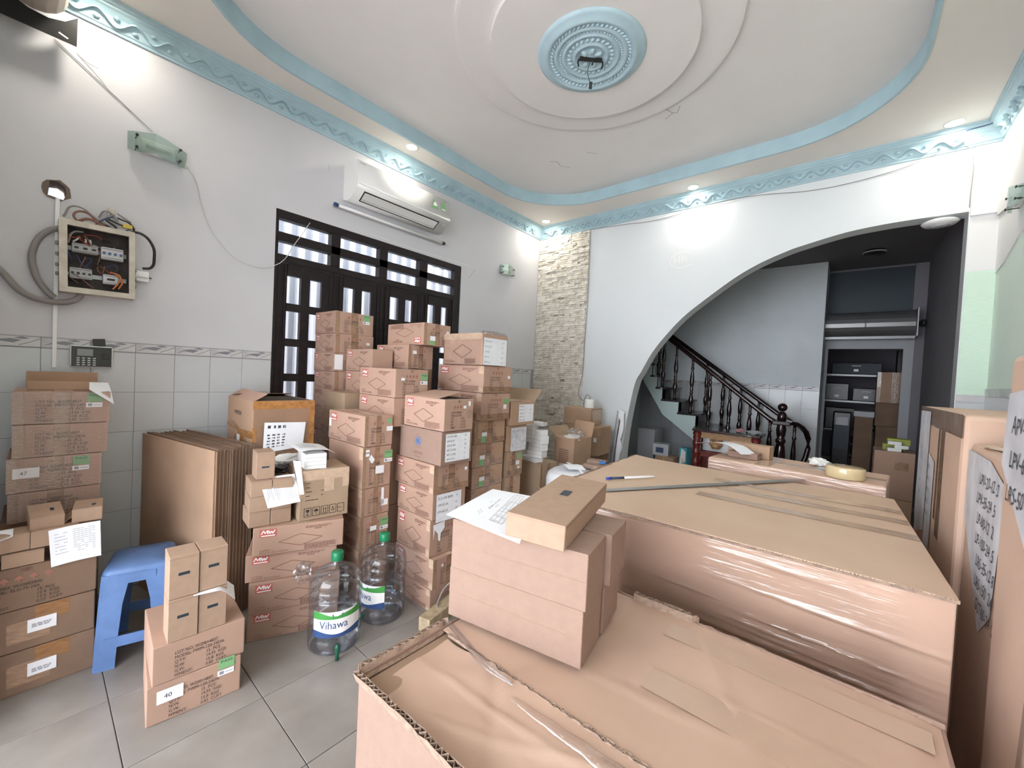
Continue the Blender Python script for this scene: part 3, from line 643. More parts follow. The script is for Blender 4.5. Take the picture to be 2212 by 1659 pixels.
# loose wires and junction pieces on top and at the side of the fuse box
wr = empty('wire_bundle', (XL, 0.24, 2.242)); tag(wr, 'tangle of red, black and grey wires spilling over the fuse box', 'wires')
for pts, r, m_ in (([(0.05,-0.08,0.0),(0.06,-0.10,0.04),(0.05,-0.06,0.07),(0.05,0.0,0.03),(0.05,0.05,0.0)],0.006,'wire_brown'),([(0.06,-0.09,0.0),(0.07,-0.04,0.03),(0.06,0.03,0.0)],0.008,'wire_brown'),([(0.04,-0.14,0.02),(0.05,-0.10,0.09),(0.05,0.0,0.04),(0.05,0.05,0.01)],0.005,'wire_grey'),
                   ([(0.04,0.0,0.06),(0.07,0.03,0.10),(0.05,0.08,0.06)],0.004,'wire_grey'),([(0.05,0.03,0.02),(0.08,0.07,0.0),(0.06,0.03,0.05)],0.006,'black_plastic'),([(0.05,0.04,0.06),(0.07,0.10,0.035),(0.06,0.13,0.03)],0.005,'black_plastic'),
                   ([(0.05,0.08,0.08),(0.07,0.14,0.05),(0.06,0.15,0.01),(0.05,0.12,-0.005)],0.005,'black_plastic'),([(0.05,0.10,0.0),(0.07,0.13,0.02),(0.06,0.15,0.03)],0.004,'wire_blue'),([(0.03,0.08,0.11),(0.05,0.14,0.07)],0.004,'wire_grey'),
                   ([(0.05,-0.02,0.0),(0.06,0.02,0.05),(0.05,0.06,0.08)],0.004,'wire_blue')):
    tube('wire', pts, r, m_, wr)
box('connector', (0.05,0.075,0.10,0.145,0.025,0.05), 'wire_yellow', wr, bevel=0.003)
bm = bmesh.new(); bmesh.ops.create_uvsphere(bm, u_segments=10, v_segments=7, radius=1, matrix=Matrix.Translation((0.025,0.045,0.055)) @ Matrix.Diagonal((0.03,0.045,0.05,1))); link('clear_bag', mesh_from(bm,'clear_bag',smooth=True), 'clear_bag', wr)
box('terminal_block', (0.0,0.03,0.04,0.07,0.10,0.135), 'cream_frame', wr, bevel=0.004)
tb = box('terminal_strip', (XL+0.01,XL+0.045,0.405,0.47,1.965,2.03), 'white_plastic', bevel=0.004); tag(tb, 'small cracked white terminal block at the fuse box edge', 'terminal block')
box('screw_terminal', (0.0175,0.021,-0.026,0.026,0.018,0.03), 'grey_plastic', tb); tube('wire_end', [(0.0,0.03,0.03),(0.01,0.045,0.028)], 0.004, 'black_plastic', tb)
o = tube('black_cable', [(XL+0.06,0.36,2.244),(XL+0.09,0.42,2.25),(XL+0.08,0.475,2.20),(XL+0.06,0.49,2.12),(XL+0.04,0.478,2.06),(XL+0.03,0.44,2.048)], 0.008, 'black_plastic'); tag(o, 'thick black cable looping from fuse box top to terminal block', 'cable')
o = tube('grey_cable', [(XL+0.03,0.10,2.20),(XL+0.03,0.05,2.17),(XL+0.03,-0.005,2.06),(XL+0.03,0.0,1.93),(XL+0.035,0.045,1.83),(XL+0.035,0.075,1.80)], 0.015, 'wire_grey'); tag(o, 'dusty grey cable bowing out beside the white conduit', 'cable')
o = tube('grey_cable', [(XL+0.03,-0.2,2.02),(XL+0.035,-0.11,1.90),(XL+0.04,-0.03,1.80),(XL+0.05,0.06,1.775),(XL+0.06,0.13,1.785),(XL+0.06,0.17,1.82),(XL+0.055,0.175,1.842)], 0.016, 'wire_grey'); tag(o, 'dusty grey cable sagging under the fuse box towards the street', 'cable')
o = box('conduit', (XL,XL+0.018,0.070,0.088,1.405,2.36), 'white_plastic', bevel=0.002); tag(o, 'narrow white conduit running down the wall from the hole', 'conduit')
# ---- attendance terminal
fp = box('fingerprint_terminal', (XL+0.018,XL+0.048,0.137,0.315,1.412,1.54), 'white_plastic', bevel=0.010); tag(fp, 'black fingerprint attendance terminal with keypad on the tiled wall', 'terminal')
box('fascia', (0.0152,0.0172,-0.083,0.083,0.006,0.122), 'black_plastic', fp, bevel=0.0009)
box('screen', (0.0174,0.0182,-0.060,0.004,0.068,0.108), 'shutter_grey', fp); box('finger_sensor', (0.0174,0.022,0.042,0.070,0.05,0.085), 'dark_metal', fp, bevel=0.002)
for r in range(4):
    for c in range(4): box('key', (0.0174,0.0188,-0.062+c*0.022,-0.050+c*0.022,0.012+r*0.013,0.019+r*0.013), 'grey_plastic', fp)
o = box('adapter_box', (XL+0.012,XL+0.03,0.232,0.285,1.54,1.585), 'dark_metal', bevel=0.003, rot=(0.1,0,0)); tag(o, 'small black box stuck to the tile border above the terminal', 'adapter')
# ---- thin wires along the walls
def wire(pts, label, r=0.0022, m_='wire_white'):
    o = tube('thin_wire', pts, r, m_); tag(o, label, 'wire'); return o
wire([(XL+0.006,0.054,3.233),(XL+0.006,0.25,3.09),(XL+0.006,0.475,2.925)], 'thin taut wire from the shutter bracket to the glass lamp', 0.002, 'wire_grey')
wire([(XL+0.006,0.64,2.80),(XL+0.006,0.69,2.72),(XL+0.006,0.73,2.56),(XL+0.006,0.835,2.34),(XL+0.01,1.0,2.222),(XL+0.03,1.19,2.24),(XL+0.03,1.36,2.488),(XL+0.012,1.458,2.66)], 'thin white wire sagging from the glass lamp to the folding door', 0.0026, 'wire_white')
wire([(-2.69,YB-0.028,3.41),(-2.2,YB-0.012,3.385),(-1.9,YB-0.008,3.36),(-1.2,YB-0.02,3.40),(-0.9,YB-0.02,3.40),(-0.3,YB-0.008,3.33),(0.2,YB-0.012,3.36),(0.57,YB-0.02,3.43),(0.60,YB-0.02,3.38),(0.612,YB-0.02,2.95)], 'thin wire sagging below the cornice over the arch', 0.003, 'wire_grey')
wire([(-2.685,YB-0.03,3.40),(-2.68,YB-0.012,2.5),(-2.682,YB-0.03,1.6),(-2.66,YB-0.03,1.2),(-2.60,YB-0.03,1.28),(-2.56,YB-0.03,1.24),(-2.64,YB-0.035,1.18),(-2.62,YB-0.03,1.06)], 'thin grey wire tied in a bow along the stone strip', 0.004, 'wire_grey')
wire([(0.55,YB-0.13,3.50),(0.70,YB-0.12,3.52),(0.76,YB-0.25,3.52),(0.765,YB-0.6,3.36),(0.77,YB-0.75,3.2)], 'dark stray wire end in the cornice corner', 0.004, 'wire_blue')
# ---- roller shutter over the street opening
sh = empty('shutter_roll', (-1.35, -0.02, 3.33)); tag(sh, 'beige roller shutter rolled up on a black slotted bracket', 'shutter')
link('roll', lathe_me('roll', [(0.122,0)]+[(0.122+0.006*(k%2), 0.05+k*0.0975) for k in range(40)]+[(0.122,3.95)], 18, smooth=False), 'beige_metal', sh, (-2.03,0,0.075), (0,PI/2,0))
me = prism_me('bracket', [(-0.16,-0.135),(0.155,-0.135),(0.157,0.02),(0.11,-0.03),(0.05,-0.05),(-0.02,-0.045),(-0.16,0.02)], [[(0.085,-0.105),(0.12,-0.118),(0.126,-0.108),(0.09,-0.094)]], 0.006)
link('bracket', me, 'dark_metal', sh, (-2.05,0,0), RY)
# ceiling lamps of the hall
hl = link('ceiling_lamp', lathe_me('ceiling_lamp', [(0.05,0.0),(0.06,-0.02),(0.105,-0.022),(0.112,-0.03),(0.095,-0.048),(0.05,-0.058),(0,-0.06)], 24), 'white_plastic', None, (0.47, 4.72, 2.926)); tag(hl, 'white round lamp under the arch soffit', 'lamp')
link('diffuser', lathe_me('diffuser', [(0.06,-0.0565),(0.03,-0.063),(0,-0.064)], 20), 'pale_grey', hl)
h2 = link('ceiling_lamp', lathe_me('ceiling_lamp', [(0.10,0.0),(0.11,-0.03),(0.09,-0.05),(0,-0.055)], 24), 'black_plastic', None, (0.12, 6.7, 3.25)); tag(h2, 'dark unlit round lamp on the hall ceiling', 'lamp')
link('rim', lathe_me('rim', [(0.115,-0.018),(0.118,-0.028),(0.112,-0.034)], 24, caps=False), 'grey_plastic', h2)
# ================================================================== CARTONS
def flip(me):
    n = me.copy()
    for v in n.vertices: v.co.x = 1-v.co.x; v.co.y = 1-v.co.y
    return n
def dashes(p, u, v, w, h, rows, seed=1):
    r = random.Random(seed)
    for k in range(rows):
        x = u
        while x < u+w*(0.7 if k == rows-1 else 1):
            l = r.uniform(0.012, 0.04); p.rect(x, v-k*h*1.6, min(x+l, u+w), v-k*h*1.6+h); x += l+0.008
p = Print(1.9); p.rect(0.07,0.66,0.245,0.93); LOGO = p.mesh('logo')
p = Print(1.9); p.line([(0.085,0.77),(0.108,0.90),(0.125,0.79),(0.150,0.90),(0.153,0.77)],0.024); p.line([(0.163,0.89),(0.175,0.77),(0.193,0.87),(0.203,0.77),(0.228,0.90)],0.024); p.rect(0.085,0.69,0.23,0.725); LOGOW = p.mesh('logo_letters')
p = Print(1.9); p.line([(0.27,0.42),(0.50,0.64),(0.75,0.44),(0.51,0.21)],0.020,True); DIAM = p.mesh('diamond')
p = Print(1.9); p.text('C/NO.',0.07,0.15,0.055); p.text('MADE IN CHINA',0.07,0.065,0.055); dashes(p,0.56,0.86,0.30,0.030,2,2); p.rect(0.66,0.755,0.74,0.785); dashes(p,0.55,0.22,0.36,0.022,6,3); FINE = p.mesh('fine_print')
p = Print(1.9); p.rect(0.84,0.07,0.92,0.23); CODEB = p.mesh('code_patch')
def side_mesh(model, lot, qty, nw, gw, cu, h=0.066):
    p = Print(1.9)
    L = [('LOT NO. '+lot,''),('MODEL: '+model,''),('Q\'TY:',qty+'  PCS'),('N.W.',nw+'  KGS'),('G.W.',gw+'  KGS'),("M'MENT:",cu+'  CUFT')]
    for k, (a, b) in enumerate(L):
        v = (0.55 if h < 0.07 else 0.66)-h*1.45*k; p.text(a, 0.22, v, h, wide=0.80)
        if b: p.text(b, 0.55, v, h, wide=0.80)
    return p.mesh('print_text')
SIDE_A = side_mesh('PWM-120-24DA','W20014837','15','14.55','15.8','0.82', 0.082)
SIDE_B = side_mesh('ELG-75-24A','W20005842','15','12.4','13.4','0.57')
p = Print(1.9); p.ring(0.50,0.93,0.030,0.012); p.ring(0.46,0.93,0.030,0.012); p.rect(0.455,0.90,0.505,0.912); p.rect(0.455,0.948,0.505,0.96)
GRIP = p.mesh('hand_hole_mark')
p = Print(1.9)
for u in (0.30,0.40,0.50,0.60): p.poly([(u,0.72),(u+0.06,0.72),(u+0.06,0.75),(u+0.03,0.82),(u,0.75)]); p.rect(u+0.024,0.66,u+0.036,0.72)
SYMB = p.mesh('handling_symbols')
FL = {k: flip(v) for k, v in dict(LOGO=LOGO, LOGOW=LOGOW, DIAM=DIAM, FINE=FINE).items()}
def pr_front(c, d, face, inv=False, red='logo_red'):
    g = (lambda n, m: FL[n]) if inv else (lambda n, m: m)
    lo = decal('logo', g('LOGO',LOGO), red, c, d, face, 0.0012)
    w = link('logo_letters', g('LOGOW',LOGOW), 'print_white', lo, (0,0,0.0008))
    decal('diamond_mark', g('DIAM',DIAM), 'print_brown', c, d, face, 0.0012)
    decal('fine_print', g('FINE',FINE), 'print_brown', c, d, face, 0.0014)
def pr_side(c, d, face, A=False, inv=False):
    m = SIDE_A if A else SIDE_B
    decal('print_text', m, 'print_black', c, d, face, 0.0026)
    if not A: decal('handling_symbols', SYMB, 'print_faint', c, d, face, 0.0026); decal('hand_hole_mark', GRIP, 'print_brown', c, d, face, 0.0026)
def tape(c, d, face, kind='v'):
    if kind in 'vb':
        strip('tape', c, d, face, 0.40, 0.0, 0.585, 1.0, 'tape_brown', 0.0006); strip('tape', c, d, face, 0.0, 0.0, 0.11, 1.0, 'tape_brown', 0.0009)
    if kind in 'hb': strip('tape', c, d, face, 0.0, 0.0, 1.0, 0.24, 'tape_brown', 0.0011)
    if kind == 'c': strip('tape', c, d, face, 0.90, 0.70, 1.0, 0.99, 'tape_pale', 0.0007); strip('tape', c, d, face, 0.90, 0.0, 1.0, 0.2, 'tape_pale', 0.0007)
def lab(c, d, face, u, v, w, h, mt='label_white', name='label'):
    W = d[1] if face in ('+X','-X') else d[0]
    p = Print(1.0); p.rect(u, v, u+w/W, v+h/d[2]); lb = decal(name, p.mesh(name), mt, c, d, face, 0.0034)
    return lb
PASSM = None
def pass_label(c, d, face, u, v, inv=False):
    W = d[1]; w, h = 0.058/W, 0.046/d[2]
    a = lab(c, d, face, u, v, 0.058, 0.046, 'label_green', 'pass_label')
    p = Print(W/d[2]); p.text('PASS', u+0.12*w, v+0.60*h, h*0.26, wide=1.25); decal('pass_lettering', p.mesh('pass_lettering'), 'ink', c, d, face, 0.0042)
    b = lab(c, d, face, u-0.01, v-0.62*h, 0.060, 0.024, 'label_white', 'label')
    p = Print(1.0); p.rect(u+0.06*w, v-0.5*h, u+0.33*w, v-0.2*h); p.rect(u+0.42*w, v-0.4*h, u+0.9*w, v-0.34*h); decal('label_print', p.mesh('label_print'), 'ink_pale', c, d, face, 0.0042)
def number_label(c, d, face, u, v, w, h, txt):
    W = d[1] if face != '-Y' else d[0]
    lab(c, d, face, u, v, w, h); p = Print(W/d[2]); p.text(txt, u+0.26*w/W, v+0.33*h/d[2], 0.34*h/d[2]); decal('number', p.mesh('number'), 'ink', c, d, face, 0.0042)
def list_sheet(c, d, face, u0, v0, u1, v1, lines, mt='paper', size=None, ink='ink', tilt=0.0):
    W = d[1] if face in ('+X','-X') else d[0]
    p = Print(); p.poly([(u0,v0),(u1,v0+tilt),(u1,v1+tilt),(u0,v1)]); s = decal('list_sheet', p.mesh('list_sheet'), mt, c, d, face, 0.0040)
    p = Print(W/d[2]); n = len(lines); h = (size or 0.5)*(v1-v0)/max(n,1)
    for k, (a, b) in enumerate(lines):
        v = v1-(k+0.8)*(v1-v0)/n*0.97; p.text(a, u0+0.05*(u1-u0), v, h, shear=0.15, wide=0.85, jit=0.04)
        if b: p.text(b, u0+0.76*(u1-u0), v+tilt*0.7, h, shear=0.15, wide=0.9)
    decal('handwriting', p.mesh('handwriting'), ink, c, d, face, 0.0048)
    return s
rc = random.Random(21)
def carton(b, label, mt='card_pink', rot=None, group=None, front=None, side=None, tapes='', name='carton', bevel=0.004, top=True, rx=0):
    x0,x1,y0,y1,z0,z1 = b
    d = (x1-x0, y1-y0, z1-z0-0.001)
    bm = bmesh.new(); add_box(bm, -d[0]/2, d[0]/2, -d[1]/2, d[1]/2, 0, d[2])
    rz = math.radians(rc.uniform(-1.3,1.3)) if rot is None else math.radians(rot)
    c = link(name, mesh_from(bm, name, bevel=bevel), mt, None, ((x0+x1)/2,(y0+y1)/2,z0), (rx,0,rz))
    tag(c, label, 'box', group)
    if front: 
        for f in front.split(): pr_front(c, d, f[:2], 'i' in f, 'logo_red_dull' if 'd' in f else 'logo_red')
    if side:
        for f in side.split(): pr_side(c, d, f[:2], 'A' in f)
    for t in tapes.split(): tape(c, d, t[:2], t[2:])
    if top:
        p = Print(); p.rect(0.0,0.492,1.0,0.508); decal('lid_seam', p.mesh('lid_seam'), 'print_brown', c, d, '+Z', 0.0006)
        p = Print(); p.rect(0.0,0.40,1.0,0.60); decal('lid_tape', p.mesh('lid_tape'), 'tape_pale', c, d, '+Z', 0.0010)
    return c, d
ORD = ['topmost','second from top','third from top','fourth from top','fifth from top','sixth from top','seventh from top','eighth from top','ninth from top','tenth from top','eleventh from top','twelfth from top','thirteenth from top']
# ---- stack hugging the folding door (B)
zs = [1.931,1.755,1.600,1.449,1.303,1.126,0.97,0.81,0.65,0.49,0.33,0.165,0.0]
for k in range(12):
    j = rc.uniform(-0.006,0.006)
    inv = 'i' if k in (4,) else ''
    c, d = carton((-3.485,-3.135+j,1.535+j,1.865+j,zs[k+1],zs[k]), 'printed carton, %s in the tallest stack against the folding door' % ORD[k], 'card_pink', group='cartons in the tallest stack', front='-Y'+inv+'d', side='+X' if k < 4 else None, tapes='+Xv' if k < 5 else '')
    if k == 0: pass_label(c, d, '+X', 0.72, 0.70)
    if k == 1: lab(c, d, '+X', 0.80, 0.5, 0.03, 0.02)
    if k == 2: lab(c, d, '+X', 0.0, 0.10, 0.07, 0.12, 'label_white', 'paper_flap')
# ---- small stack left of the PASS carton (A)
for k, (z0, z1) in enumerate(((1.463,1.633),(1.268,1.461),(0.84,1.266),(0.42,0.838),(0.0,0.418))):
    carton((-3.12,-2.735,1.625,1.80,z0,z1), 'printed carton, %s in the narrow stack between two taller ones' % ORD[k], 'card_pink', rot=0, group='cartons in the narrow stack', front='-Y' if k < 2 else None)
# ---- shaded brown carton in front of them (P)
carton((-3.11,-2.80,1.455,1.60,0.95,1.30), 'plain taped brown carton wedged below the narrow stack', 'card_olive', rot=0, tapes='-Yh +Xh', group='cartons by the folding door')
carton((-3.11,-2.80,1.455,1.60,0.0,0.949), 'tall plain brown carton under the wedged taped one', 'card_olive', rot=0, group='cartons by the folding door')
# ---- PASS carton column (D)
c, d = carton((-2.725,-2.285,1.528,1.795,1.304,1.496), 'printed carton with green PASS label and red handling symbols beside open carton', 'card_pink', group='cartons by the folding door', front='-Y', side='+X', rot=0.3)
pass_label(c, d, '+X', 0.76, 0.62); lab(c, d, '+X', 0.16, 0.60, 0.03, 0.018)
carton((-2.725,-2.285,1.528,1.795,1.112,1.303), 'printed carton directly under the one with red handling symbols', 'card_pink', group='cartons by the folding door', front='-Y', side='+X', rot=-0.5)
carton((-2.73,-2.375,1.530,1.795,0.56,1.111), 'large plain carton low in the column under the PASS carton', 'card_pink2', rot=0, group='cartons by the folding door', top=False)
carton((-2.73,-2.375,1.530,1.795,0.0,0.559), 'plain carton at the floor under the PASS carton column', 'card_pink2', rot=0, group='cartons by the folding door', top=False)
# ---- column behind with the upside-down carton (H, I)
c, d = carton((-2.925,-2.455,1.87,2.13,1.684,1.852), 'printed carton standing upside down on top of the pile at the door bars', 'card_pink', rot=0.4, group='cartons by the folding door', front='-Yi', side='+X', tapes='+Xv')
lab(c, d, '+X', 0.22, 0.22, 0.05, 0.034); lab(c, d, '+X', 0.20, 0.02, 0.05, 0.034, 'label_green'); lab(c, d, '+X', 0.82, 0.6, 0.03, 0.02)
c, d = carton((-3.0,-2.56,1.82,2.05,1.503,1.683), 'printed carton carrying the upside-down one, small label on its side', 'card_pink', rot=-0.3, group='cartons by the folding door', front='-Y', side='+X', tapes='+Xv')
lab(c, d, '+X', 0.16, 0.62, 0.035, 0.025)
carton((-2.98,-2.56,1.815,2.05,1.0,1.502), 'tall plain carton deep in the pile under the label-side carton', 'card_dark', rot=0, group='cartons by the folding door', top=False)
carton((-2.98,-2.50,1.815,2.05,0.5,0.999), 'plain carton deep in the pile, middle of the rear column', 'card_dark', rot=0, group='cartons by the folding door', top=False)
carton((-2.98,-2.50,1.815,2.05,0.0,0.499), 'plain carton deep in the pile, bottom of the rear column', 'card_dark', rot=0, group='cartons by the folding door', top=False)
# ---- column C (left of the open carton)
CC = [(1.002,1.194),(0.740,1.000),(0.562,0.738),(0.356,0.560),(0.178,0.354),(0.0,0.176)]
for k, (z0, z1) in enumerate(CC):
    lb = ['printed carton with torn white corner label, topmost in the stack behind the water bottles','taller taped carton with a white diamond sticker behind the water bottles','taped carton with a long torn white label behind the water bottles','taped carton with PASS label and two white stickers behind the water bottles','taped carton hidden behind the water bottles, fifth from top','bottom carton of the stack behind the water bottles'][k]
    c, d = carton((-2.735+0.01*(k%2),-2.27-0.003*k,1.318,1.515,z0,z1), lb, 'card_pink' if k == 0 else 'card_pink2', rot=[0.2,-0.4,0.3,0,-0.2,0][k], group='stack behind the water bottles', front='-Y' if k != 1 else None, side='+X', tapes='+Xv -Yc' if k else '+Xv')
    if k == 0: lab(c, d, '+X', 0.80, 0.74, 0.03, 0.03, 'label_green'); lab(c, d, '+X', 0.76, 0.48, 0.045, 0.03); lab(c, d, '-Y', 0.03, 0.44, 0.03, 0.055)
    if k == 1:
        p = Print(0.8); p.poly([(0.18,0.72),(0.27,0.82),(0.40,0.69),(0.31,0.59)]); decal('diamond_sticker', p.mesh('diamond_sticker'), 'label_white', c, d, '+X', 0.0036)
        pass_label(c, d, '+X', 0.74, 0.70); lab(c, d, '+X', 0.44, 0.33, 0.06, 0.05); lab(c, d, '+X', 0.08, 0.88, 0.025, 0.016); lab(c, d, '+X', 0.08, 0.78, 0.025, 0.018)
    if k == 2: lab(c, d, '+X', 0.68, 0.32, 0.02, 0.11); lab(c, d, '+X', 0.68, 0.28, 0.05, 0.04)
    if k == 3: pass_label(c, d, '+X', 0.70, 0.62); lab(c, d, '+X', 0.34, 0.52, 0.045, 0.03)
# ---- column E (front, with the company carton)
c, d = carton((-2.276,-1.874,1.604,1.85,1.127,1.325), 'printed carton with its lid half open above the list sheet', 'card_pink', rot=0.5, group='front stack by the water bottles', front='-Y', side='+X', top=False)
lab(c, d, '+X', 0.62, 0.70, 0.026, 0.018); lab(c, d, '+X', 0.80, 0.78, 0.02, 0.03); p = Print(1.3); p.disc(0.86,0.52,0.15); decal('bare_patch', p.mesh('bare_patch'), 'card_olive', c, d, '+X', 0.0032)
bm = bmesh.new(); add_box(bm, -0.19, 0.19, -0.115, 0.115, 0, 0.002); link('opening', mesh_from(bm,'opening'), 'card_shadow', c, (0,0,d[2]-0.0005))  # dark plate on the solid body, shade of the interior painted in
def panel(name, pts, th, mt, parent):
    bm = bmesh.new(); f = bm.faces.new([bm.verts.new(q) for q in pts]); solid(bm, geom=[f], thickness=th); return link(name, mesh_from(bm, name), mt, parent)
panel('lid_flap', [(-0.199,-0.122,d[2]+0.003),(0.15,-0.122,d[2]+0.005),(0.11,0.115,d[2]+0.042),(-0.199,0.12,d[2]+0.036)], 0.003, 'card_pink', c)
c, d = carton((-2.308,-1.885,1.602,1.86,0.915,1.125), 'plain carton with blue roundel and handwritten list taped on its side', 'card_mailer_pink', rot=0.2, group='front stack by the water bottles')
p = Print(d[0]/d[2]); p.ring(0.47,0.60,0.125,0.022,32); p.rect(0.432,0.53,0.450,0.66); p.rect(0.457,0.53,0.474,0.66); p.rect(0.440,0.585,0.47,0.605); p.rect(0.482,0.53,0.496,0.66); p.rect(0.482,0.53,0.520,0.552); decal('roundel', p.mesh('roundel'), 'logo_blue', c, d, '-Y')
p = Print(d[0]/d[2]); p.text('HIEP LUC',0.36,0.20,0.085,wide=0.85); dashes(p,0.40,0.11,0.20,0.02,1,9)
for k in range(26):
    a = math.radians(95+k*8.5); p.rect(0.47+0.21*math.cos(a)/p.a-0.004, 0.60+0.21*math.sin(a)-0.008, 0.47+0.21*math.cos(a)/p.a+0.003, 0.60+0.21*math.sin(a)+0.008)
decal('company_print', p.mesh('company_print'), 'print_brown', c, d, '-Y')
list_sheet(c, d, '+X', 0.12, 0.10, 0.92, 0.93, [('LCP-60-1400:','20'),('APV-8-24:','4'),('APC-8-700:','20'),('APC-35-500:','3'),('APC-12-350:','5'),('APV-35-24:','5')], size=0.42)
c, d = carton((-2.355,-1.928,1.600,1.89,0.735,0.913), 'printed carton carrying the blue roundel carton', 'card_pink2', rot=-1.2, group='front stack by the water bottles', front='-Y', side='+X', tapes='+Xv +Xh -Yc'); lab(c, d, '+X', 0.86, 0.66, 0.022, 0.02)
c, d = carton((-2.312,-1.938,1.604,1.875,0.566,0.733), 'printed carton with handwritten list hanging over its side, fourth in the front stack', 'card_pink2', rot=-0.6, group='front stack by the water bottles', front='-Y', side='+X')
list_sheet(c, d, '+X', 0.10, -0.12, 0.86, 0.94, [('ELG-100-36DA','11'),('LPV-35-36:','6'),('LPV-60-12:','27'),('','')], size=0.36)
c, d = carton((-2.305,-1.95,1.604,1.875,0.328,0.564), 'printed carton with ripped white label on its side, front stack', 'card_pink2', rot=-0.8, group='front stack by the water bottles', front='-Yd', side='+X', tapes='-Yc')
p = Print(1.0); p.poly([(0.10,0.45),(0.13,0.72),(0.22,0.60),(0.24,0.40),(0.30,0.38),(0.31,0.58),(0.42,0.72),(0.42,0.90),(0.08,0.86)]); decal('torn_label', p.mesh('torn_label'), 'label_white', c, d, '+X', 0.0036)
c, d = carton((-2.308,-1.915,1.604,1.875,0.137,0.326), 'printed carton with tiny diamond sticker, second from floor in the front stack', 'card_pink2', rot=0.9, group='front stack by the water bottles', front='-Yd', side='+X', tapes='-Yc +Xv'); lab(c, d, '+X', 0.24, 0.68, 0.016, 0.018)
carton((-2.312,-1.925,1.604,1.875,0.0,0.135), 'printed carton on the floor at the bottom of the front stack', 'card_pink2', rot=-0.4, group='front stack by the water bottles', front='-Yd', side='+X', tapes='-Yc')
# ---- column F and the film-wrapped carton on it (G)
FF = [(1.350,1.550),(1.145,1.348),(0.970,1.143),(0.797,0.968),(0.640,0.795),(0.470,0.638),(0.31,0.468),(0.155,0.308),(0.0,0.153)]
fl_lab = ['printed carton directly under the film-wrapped one','taped carton with two label stickers, second under the film-wrapped one','taped carton with upside-down green label, third under the film-wrapped one','taped carton with crooked small label, fourth under the film-wrapped one','taped carton with white and green labels, fifth under the film-wrapped one','taped carton sixth under the film-wrapped one','taped carton seventh under the film-wrapped one','taped carton eighth under the film-wrapped one','taped carton on the floor under the film-wrapped stack']
for k, (z0, z1) in enumerate(FF):
    x1 = [-2.045,-2.05,-2.075,-2.08,-2.08,-2.08,-2.08,-2.08,-2.08][k]; y0 = 2.105 if k < 2 else 2.07
    c, d = carton((-2.55 if k < 2 else -2.53, x1, y0, y0+(0.315 if k < 2 else 0.335), z0, z1), fl_lab[k], 'card_pink' if k < 2 else 'card_brown', rot=[0.4,-0.3,0.5,-0.6,0.2,0,0,0,0][k], group='stack under the film-wrapped carton', front='-Y' if k < 2 else None, side='+X', tapes='-Yc +Xh' if k < 2 else '+Xb')
    if k == 0: lab(c, d, '+X', 0.84, 0.55, 0.03, 0.022)
    if k == 1: lab(c, d, '+X', 0.78, 0.62, 0.06, 0.035, 'label_green'); lab(c, d, '+X', 0.76, 0.40, 0.035, 0.035)
    if k in (2,3,4): lab(c, d, '+X', 0.20, 0.06, 0.05, 0.042, 'label_green'); lab(c, d, '+X', 0.22, 0.32, 0.055, 0.03)
gx, gy = -2.236, 2.20
bm = bmesh.new(); vs = add_box(bm, -0.205, 0.205, -0.14, 0.14, 0, 0.232)
for v in vs:
    if v.co.z < 0.1: v.co.x *= 1.02; v.co.y *= 0.97
g = link('carton', mesh_from(bm, 'carton', bevel=0.006), 'card_pink', None, (gx, gy, 1.551), (0,0,0.01)); tag(g, 'film-wrapped carton with a list of numbers on its side, highest of the right stack', 'box')
gd = (0.412, 0.276, 0.232)
decal('diamond_mark', DIAM, 'print_brown', g, gd, '-Y', 0.004); p = Print(1.9); p.text('MADE IN CHINA',0.05,0.07,0.045); dashes(p,0.58,0.18,0.26,0.018,6,3); decal('fine_print', p.mesh('fine_print'), 'print_brown', g, gd, '-Y', 0.004)
list_sheet(g, gd, '+X', 0.03, 0.02, 0.95, 0.86, [('APV-35-24','2,72'),('LPV-150-12','15'),('LDH-45','10'),('IRM-30','40'),('ERP-75-12','18')], size=0.34, ink='ink_pale')
def crumple(name, cx, cy, cz, sx, sy, sz, mt, parent, n=10, seed=0, amp=0.4):
    r = random.Random(seed); bm = bmesh.new(); bmesh.ops.create_icosphere(bm, subdivisions=3, radius=1)
    ph = [r.uniform(0,6.28) for _ in range(9)]
    for v in bm.verts:
        k = 1+amp*(0.5*math.sin(5*v.co.x+ph[0])*math.sin(6*v.co.y+ph[1])+0.35*math.sin(9*v.co.z+ph[2]+4*v.co.x)+r.uniform(-0.2,0.2))
        v.co = Vector((v.co.x*sx*k, v.co.y*sy*k, v.co.z*sz*k))
    return link(name, mesh_from(bm, name), mt, parent, (cx,cy,cz))
crumple('crumpled_film', 0.165, 0.02, 0.240, 0.045, 0.12, 0.018, 'clear_bag', g, seed=4); strip('tape', g, gd, '-Y', 0.0, 0.80, 1.0, 1.0, 'tape_pale', 0.0045)
strip('stretch_film', g, gd, '-Y', 0.0, 0.0, 1.0, 1.0, 'stretch_film', 0.006)
